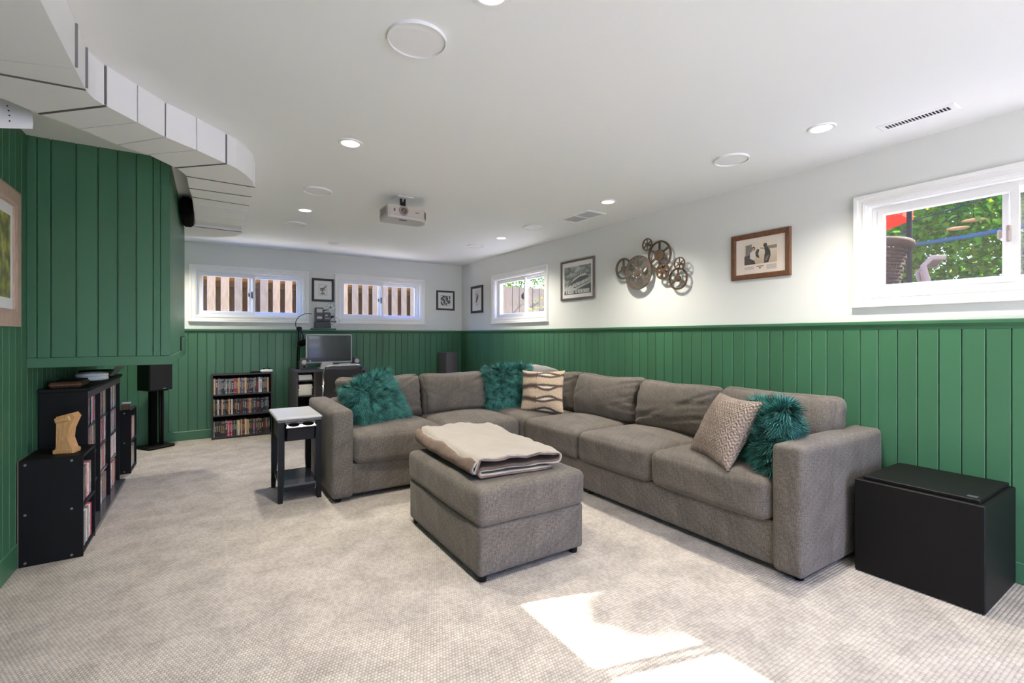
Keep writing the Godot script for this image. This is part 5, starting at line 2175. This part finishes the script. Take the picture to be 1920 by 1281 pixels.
func pictures() -> void:
	# pen drawing of an old camera on a tripod
	var im := Image.create(96, 112, false, Image.FORMAT_RGB8)
	im.fill(rgb(232, 231, 228))
	var ink := rgb(70, 68, 66)
	for q in [[Vector2(10, 6), Vector2(86, 6)], [Vector2(86, 6), Vector2(86, 106)], [Vector2(86, 106), Vector2(10, 106)], [Vector2(10, 106), Vector2(10, 6)]]:
		paint_line(im, q[0], q[1], 2, rgb(120, 118, 116))
	paint_poly(im, [Vector2(20, 40), Vector2(48, 34), Vector2(50, 66), Vector2(22, 68)], ink)
	paint_oval(im, 30, 52, 9, 10, rgb(200, 198, 194))
	paint_oval(im, 30, 52, 5, 6, ink)
	paint_poly(im, [Vector2(48, 40), Vector2(76, 14), Vector2(82, 22), Vector2(52, 56)], rgb(110, 108, 104))
	paint_oval(im, 62, 54, 10, 10, rgb(96, 94, 90))
	paint_oval(im, 62, 54, 6, 6, rgb(214, 212, 208))
	for x in [26, 46, 68]:
		paint_line(im, Vector2(46, 66), Vector2(x, 100), 4, ink)
	paint_oval(im, 46, 92, 22, 5, rgb(90, 88, 84))
	picture("framed_picture", "small dark framed sketch between the two far windows", Vector3(1.258, 1.815, B), 0.0, 0.275, 0.305, 0.028, M.dark_frame, M.mat_board, Rect2(-0.062, -0.075, 0.124, 0.155), im)
	# high contrast print
	im = Image.create(112, 104, false, Image.FORMAT_RGB8)
	im.fill(rgb(46, 45, 46))
	var n := FastNoiseLite.new()
	n.seed = 8
	n.frequency = 0.035
	for y in 104:
		for x in 112:
			var v := n.get_noise_2d(x, y) + 0.35 * sin(x * 0.11) * cos(y * 0.09)
			im.set_pixel(x, y, rgb(224, 222, 218) if v > 0.12 else rgb(150, 148, 146) if v > 0.02 else rgb(42, 41, 42))
	picture("framed_picture", "small dark framed black and white print right of the far windows", Vector3(3.03, 1.75, B), 0.0, 0.3, 0.297, 0.026, M.dark_frame, M.mat_board, Rect2(-0.08, -0.075, 0.16, 0.15), im)
	# tall narrow sketch on the right wall
	im = Image.create(80, 128, false, Image.FORMAT_RGB8)
	im.fill(rgb(234, 233, 230))
	for q in [[Vector2(10, 10), Vector2(70, 10)], [Vector2(70, 10), Vector2(70, 90)], [Vector2(70, 90), Vector2(10, 90)], [Vector2(10, 90), Vector2(10, 10)]]:
		paint_line(im, q[0], q[1], 1.5, rgb(170, 168, 166))
	paint_poly(im, [Vector2(24, 22), Vector2(46, 18), Vector2(60, 30), Vector2(52, 50), Vector2(34, 52), Vector2(20, 40)], rgb(178, 176, 172))
	paint_poly(im, [Vector2(30, 50), Vector2(56, 40), Vector2(50, 66), Vector2(34, 88), Vector2(24, 84)], ink)
	paint_poly(im, [Vector2(52, 34), Vector2(62, 40), Vector2(44, 72), Vector2(40, 66)], rgb(40, 40, 42))
	paint_line(im, Vector2(22, 100), Vector2(58, 100), 2, rgb(120, 118, 116))
	paint_line(im, Vector2(30, 108), Vector2(50, 108), 1.5, rgb(150, 148, 146))
	picture("framed_picture", "dark framed upright sketch on the long wall by the corner", Vector3(W, 1.745, -6.10), -PI / 2, 0.36, 0.398, 0.034, M.dark_frame, M.mat_board, Rect2(-0.09, -0.14, 0.18, 0.28), im)
	# black and white poster of a ship at sea
	im = Image.create(192, 192, false, Image.FORMAT_RGB8)
	var n2 := FastNoiseLite.new()
	n2.seed = 19
	n2.frequency = 0.02
	for y in 192:
		for x in 192:
			var v := n2.get_noise_2d(x, y * 1.3)
			var g := 0.5 + v * 0.35 + 0.25 * clampf(1.0 - Vector2(x - 105, y - 40).length() / 80.0, 0, 1)
			im.set_pixel(x, y, Color(g * 0.94, g * 0.98, g * 0.95))
	paint_poly(im, [Vector2(24, 140), Vector2(60, 100), Vector2(110, 74), Vector2(150, 66), Vector2(176, 76), Vector2(170, 88), Vector2(120, 112), Vector2(80, 136)], rgb(74, 78, 76))
	paint_poly(im, [Vector2(40, 118), Vector2(70, 88), Vector2(110, 66), Vector2(150, 58), Vector2(172, 68), Vector2(112, 76), Vector2(64, 102)], rgb(214, 216, 208))
	for i in 8:
		var x := 56 + i * 13
		var y := 92 - i * 6
		paint_poly(im, [Vector2(x, y), Vector2(x + 3, y - 26), Vector2(x + 9, y - 4)], rgb(92, 96, 92))
	for i in 60:
		var q := i / 59.0
		paint_oval(im, 8 + q * 180, 150 - q * 52 + n2.get_noise_2d(i * 30, 0) * 16, 9, 6, rgb(216, 218, 212).lerp(rgb(150, 154, 150), absf(n2.get_noise_2d(i * 50, 9)) * 1.6))
	paint_poly(im, [Vector2(0, 158), Vector2(70, 152), Vector2(192, 118), Vector2(192, 192), Vector2(0, 192)], rgb(76, 80, 78))
	paint_poly(im, [Vector2(0, 152), Vector2(40, 142), Vector2(80, 150), Vector2(192, 112), Vector2(192, 124), Vector2(90, 160), Vector2(0, 166)], rgb(196, 200, 194))
	var ps := picture("framed_poster", "taupe framed black and white ship poster with lettering on long wall", Vector3(W, 1.81, -3.853), -PI / 2, 0.545, 0.43, 0.022, M.taupe_wood, M.mat_board, Rect2(-0.215, -0.155, 0.43, 0.30), im)
	var tm := TextMesh.new()
	tm.text = "A NIGHT TO REMEMBER"
	var sf := SystemFont.new()
	sf.font_names = PackedStringArray(["Droid Sans"])
	sf.font_weight = 700
	tm.font = sf
	tm.font_size = 32
	tm.pixel_size = 0.001
	tm.depth = 0.0006
	var lt := put("lettering", tm, M.paper, ps)
	lt.position = Vector3(0, -0.127, 0.0073)
	lt.scale = Vector3(1.05, 1.75, 1)
	# sepia photograph with two figures
	im = Image.create(160, 112, false, Image.FORMAT_RGB8)
	for y in 112:
		for x in 160:
			var c := rgb(236, 222, 200).lerp(rgb(206, 182, 152), clampf((y - 40) / 70.0, 0, 1))
			if x > 100 and y > 24 and y < 42:
				c = rgb(150, 132, 112)
			im.set_pixel(x, y, c)
	paint_poly(im, [Vector2(6, 10), Vector2(38, 6), Vector2(40, 70), Vector2(6, 80)], rgb(128, 118, 108))
	paint_poly(im, [Vector2(0, 66), Vector2(40, 60), Vector2(56, 112), Vector2(0, 112)], rgb(72, 60, 50))
	var dk := rgb(60, 50, 44)
	paint_oval(im, 46, 30, 8, 11, dk)
	paint_oval(im, 45, 33, 5, 7, rgb(200, 172, 148))
	paint_poly(im, [Vector2(30, 48), Vector2(52, 42), Vector2(58, 70), Vector2(48, 92), Vector2(28, 80)], rgb(232, 222, 208))
	paint_poly(im, [Vector2(56, 52), Vector2(66, 34), Vector2(76, 40), Vector2(70, 60), Vector2(76, 82), Vector2(66, 80), Vector2(58, 70)], dk)
	paint_oval(im, 104, 20, 9, 11, dk)
	paint_poly(im, [Vector2(98, 32), Vector2(114, 30), Vector2(128, 50), Vector2(130, 76), Vector2(120, 110), Vector2(98, 112), Vector2(100, 74), Vector2(104, 56)], dk)
	paint_poly(im, [Vector2(104, 90), Vector2(120, 70), Vector2(122, 78), Vector2(108, 104)], rgb(140, 124, 110))
	paint_line(im, Vector2(80, 32), Vector2(104, 38), 5, rgb(150, 120, 100))
	var ph := picture("framed_photograph", "brown wood framed sepia photograph of two figures on long wall", Vector3(W, 1.781, -1.868), -PI / 2, 0.43, 0.33, 0.036, M.walnut, M.mat_cream, Rect2(-0.115, -0.06, 0.235, 0.155), im)
	var st := begin()
	box(st, Vector3(0, -0.078, 0.0065), Vector3(0.05, 0.006, 0.0006), 0.0)
	box(st, Vector3(0, -0.09, 0.0065), Vector3(0.014, 0.008, 0.0006), 0.0)
	for i in 4:
		box(st, Vector3(-0.08, -0.078 - i * 0.005, 0.0065), Vector3(0.07, 0.0012, 0.0006), 0.0)
	for i in 7:
		box(st, Vector3(0.083, -0.074 - i * 0.005, 0.0065), Vector3(0.07, 0.0012, 0.0006), 0.0)
	put("caption_lines", done(st), mat(rgb(90, 78, 70), 0.8), ph)
	# big pale wood frame on the left wall, mostly out of view
	im = Image.create(128, 96, false, Image.FORMAT_RGB8)
	for y in 96:
		for x in 128:
			im.set_pixel(x, y, rgb(206, 204, 84).lerp(rgb(92, 96, 30), clampf(0.6 + n2.get_noise_2d(x * 2, y * 2), 0, 1)))
	picture("large_frame", "large pale wood frame on the left green wall", Vector3(L + 0.012, 1.595, -3.08), PI / 2, 0.70, 0.69, 0.085, M.pale_wood, M.mat_board, Rect2(-0.23, -0.205, 0.46, 0.41), im)

# ---------------------------------------------------------------- ceiling projector
func ceiling_projector() -> void:
	var p := thing("video_projector", "silver grey video projector hanging from the ceiling", "projector", Vector3(1.31, 2.117, -3.635))
	var body := mat(rgb(190, 180, 170), 0.45)
	var st := begin()
	# rounded right end: outline in (x, z)
	var out := [[-0.17, 0.10], [-0.17, -0.10], [-0.16, -0.105], [0.12, -0.105]]
	for i in 9:
		var a := deg_to_rad(lerpf(-80, 60, i / 8.0))
		out.append([0.12 + 0.055 * cos(a), -0.02 + 0.085 * sin(a)])
	out.append_array([[0.12, 0.092], [0.0, 0.105], [-0.15, 0.108]])
	slab(st, out, 0.022, 0.098)
	put("body", done(st), body, p)
	st = begin()
	var lowp := []
	for q in out:
		lowp.append([q[0] * 0.985, q[1] * 0.985])
	slab(st, lowp, 0.0, 0.021)
	put("underside", done(st), M.silver, p)
	st = begin()
	box(st, Vector3(-0.1, 0.006, 0.088), Vector3(0.05, 0.003, 0.01), 0.001)
	box(st, Vector3(-0.03, -0.001, 0.05), Vector3(0.06, 0.003, 0.02), 0.001)
	put("label_plate", done(st), M.grey, p)
	st = begin()
	lathe(st, [Vector2(0, 0.004), Vector2(0.022, 0.004), Vector2(0.026, 0.012), Vector2(0.034, 0.016), Vector2(0.037, 0.012), Vector2(0.038, 0.0), Vector2(0, 0.0)], 32, Transform3D(Basis(Vector3.RIGHT, PI / 2), Vector3(-0.045, 0.06, 0.102)), false)
	put("lens_ring", done(st), mat(rgb(150, 138, 128), 0.35), p)
	st = begin()
	lathe(st, [Vector2(0, 0.008), Vector2(0.012, 0.006), Vector2(0.021, 0.002), Vector2(0.021, 0), Vector2(0, 0)], 24, Transform3D(Basis(Vector3.RIGHT, PI / 2), Vector3(-0.045, 0.06, 0.106)), false)
	put("lens", done(st), mat(rgb(104, 92, 84), 0.1), p)
	st = begin()
	for i in 9:
		var a := deg_to_rad(lerpf(-40, 62, i / 8.0))
		box(st, Vector3(0.12 + 0.057 * cos(a), 0.06, -0.02 + 0.087 * sin(a)), Vector3(0.004, 0.055, 0.004), 0.001)
	put("vent_ribs", done(st), M.grey, p)
	st = begin()
	box(st, Vector3(-0.171, 0.06, 0), Vector3(0.004, 0.05, 0.13), 0.001)
	put("side_grille", done(st), M.steel, p)
	st = begin()
	box(st, Vector3(0.07, 0.06, 0.099), Vector3(0.03, 0.006, 0.002), 0.0005)
	box(st, Vector3(-0.118, 0.06, 0.1075), Vector3(0.012, 0.022, 0.002), 0.0005)
	put("badge", done(st), M.grey, p)
	# mount
	var m := thing("projector_mount", "white ceiling bracket with black arms holding the projector", "bracket", Vector3(1.29, H, -3.62))
	st = begin()
	box(st, Vector3(0, -0.003, 0), Vector3(0.13, 0.006, 0.13), 0.002)
	put("ceiling_plate", done(st), M.white, m)
	for s in [-1, 1]:
		st = begin()
		box(st, Vector3(s * 0.016, -0.043, 0.0), Vector3(0.006, 0.076, 0.03), 0.001)
		put("arm", done(st), M.black, m)
	st = begin()
	box(st, Vector3(0, -0.05, 0.0), Vector3(0.03, 0.04, 0.02), 0.002)
	put("swivel", done(st), M.black, m)
	st = begin()
	box(st, Vector3(-0.03, -0.078, 0), Vector3(0.14, 0.006, 0.03), 0.001)
	box(st, Vector3(0.06, -0.079, -0.02), Vector3(0.1, 0.006, 0.02), 0.001)
	put("foot_bars", done(st), M.steel, m)
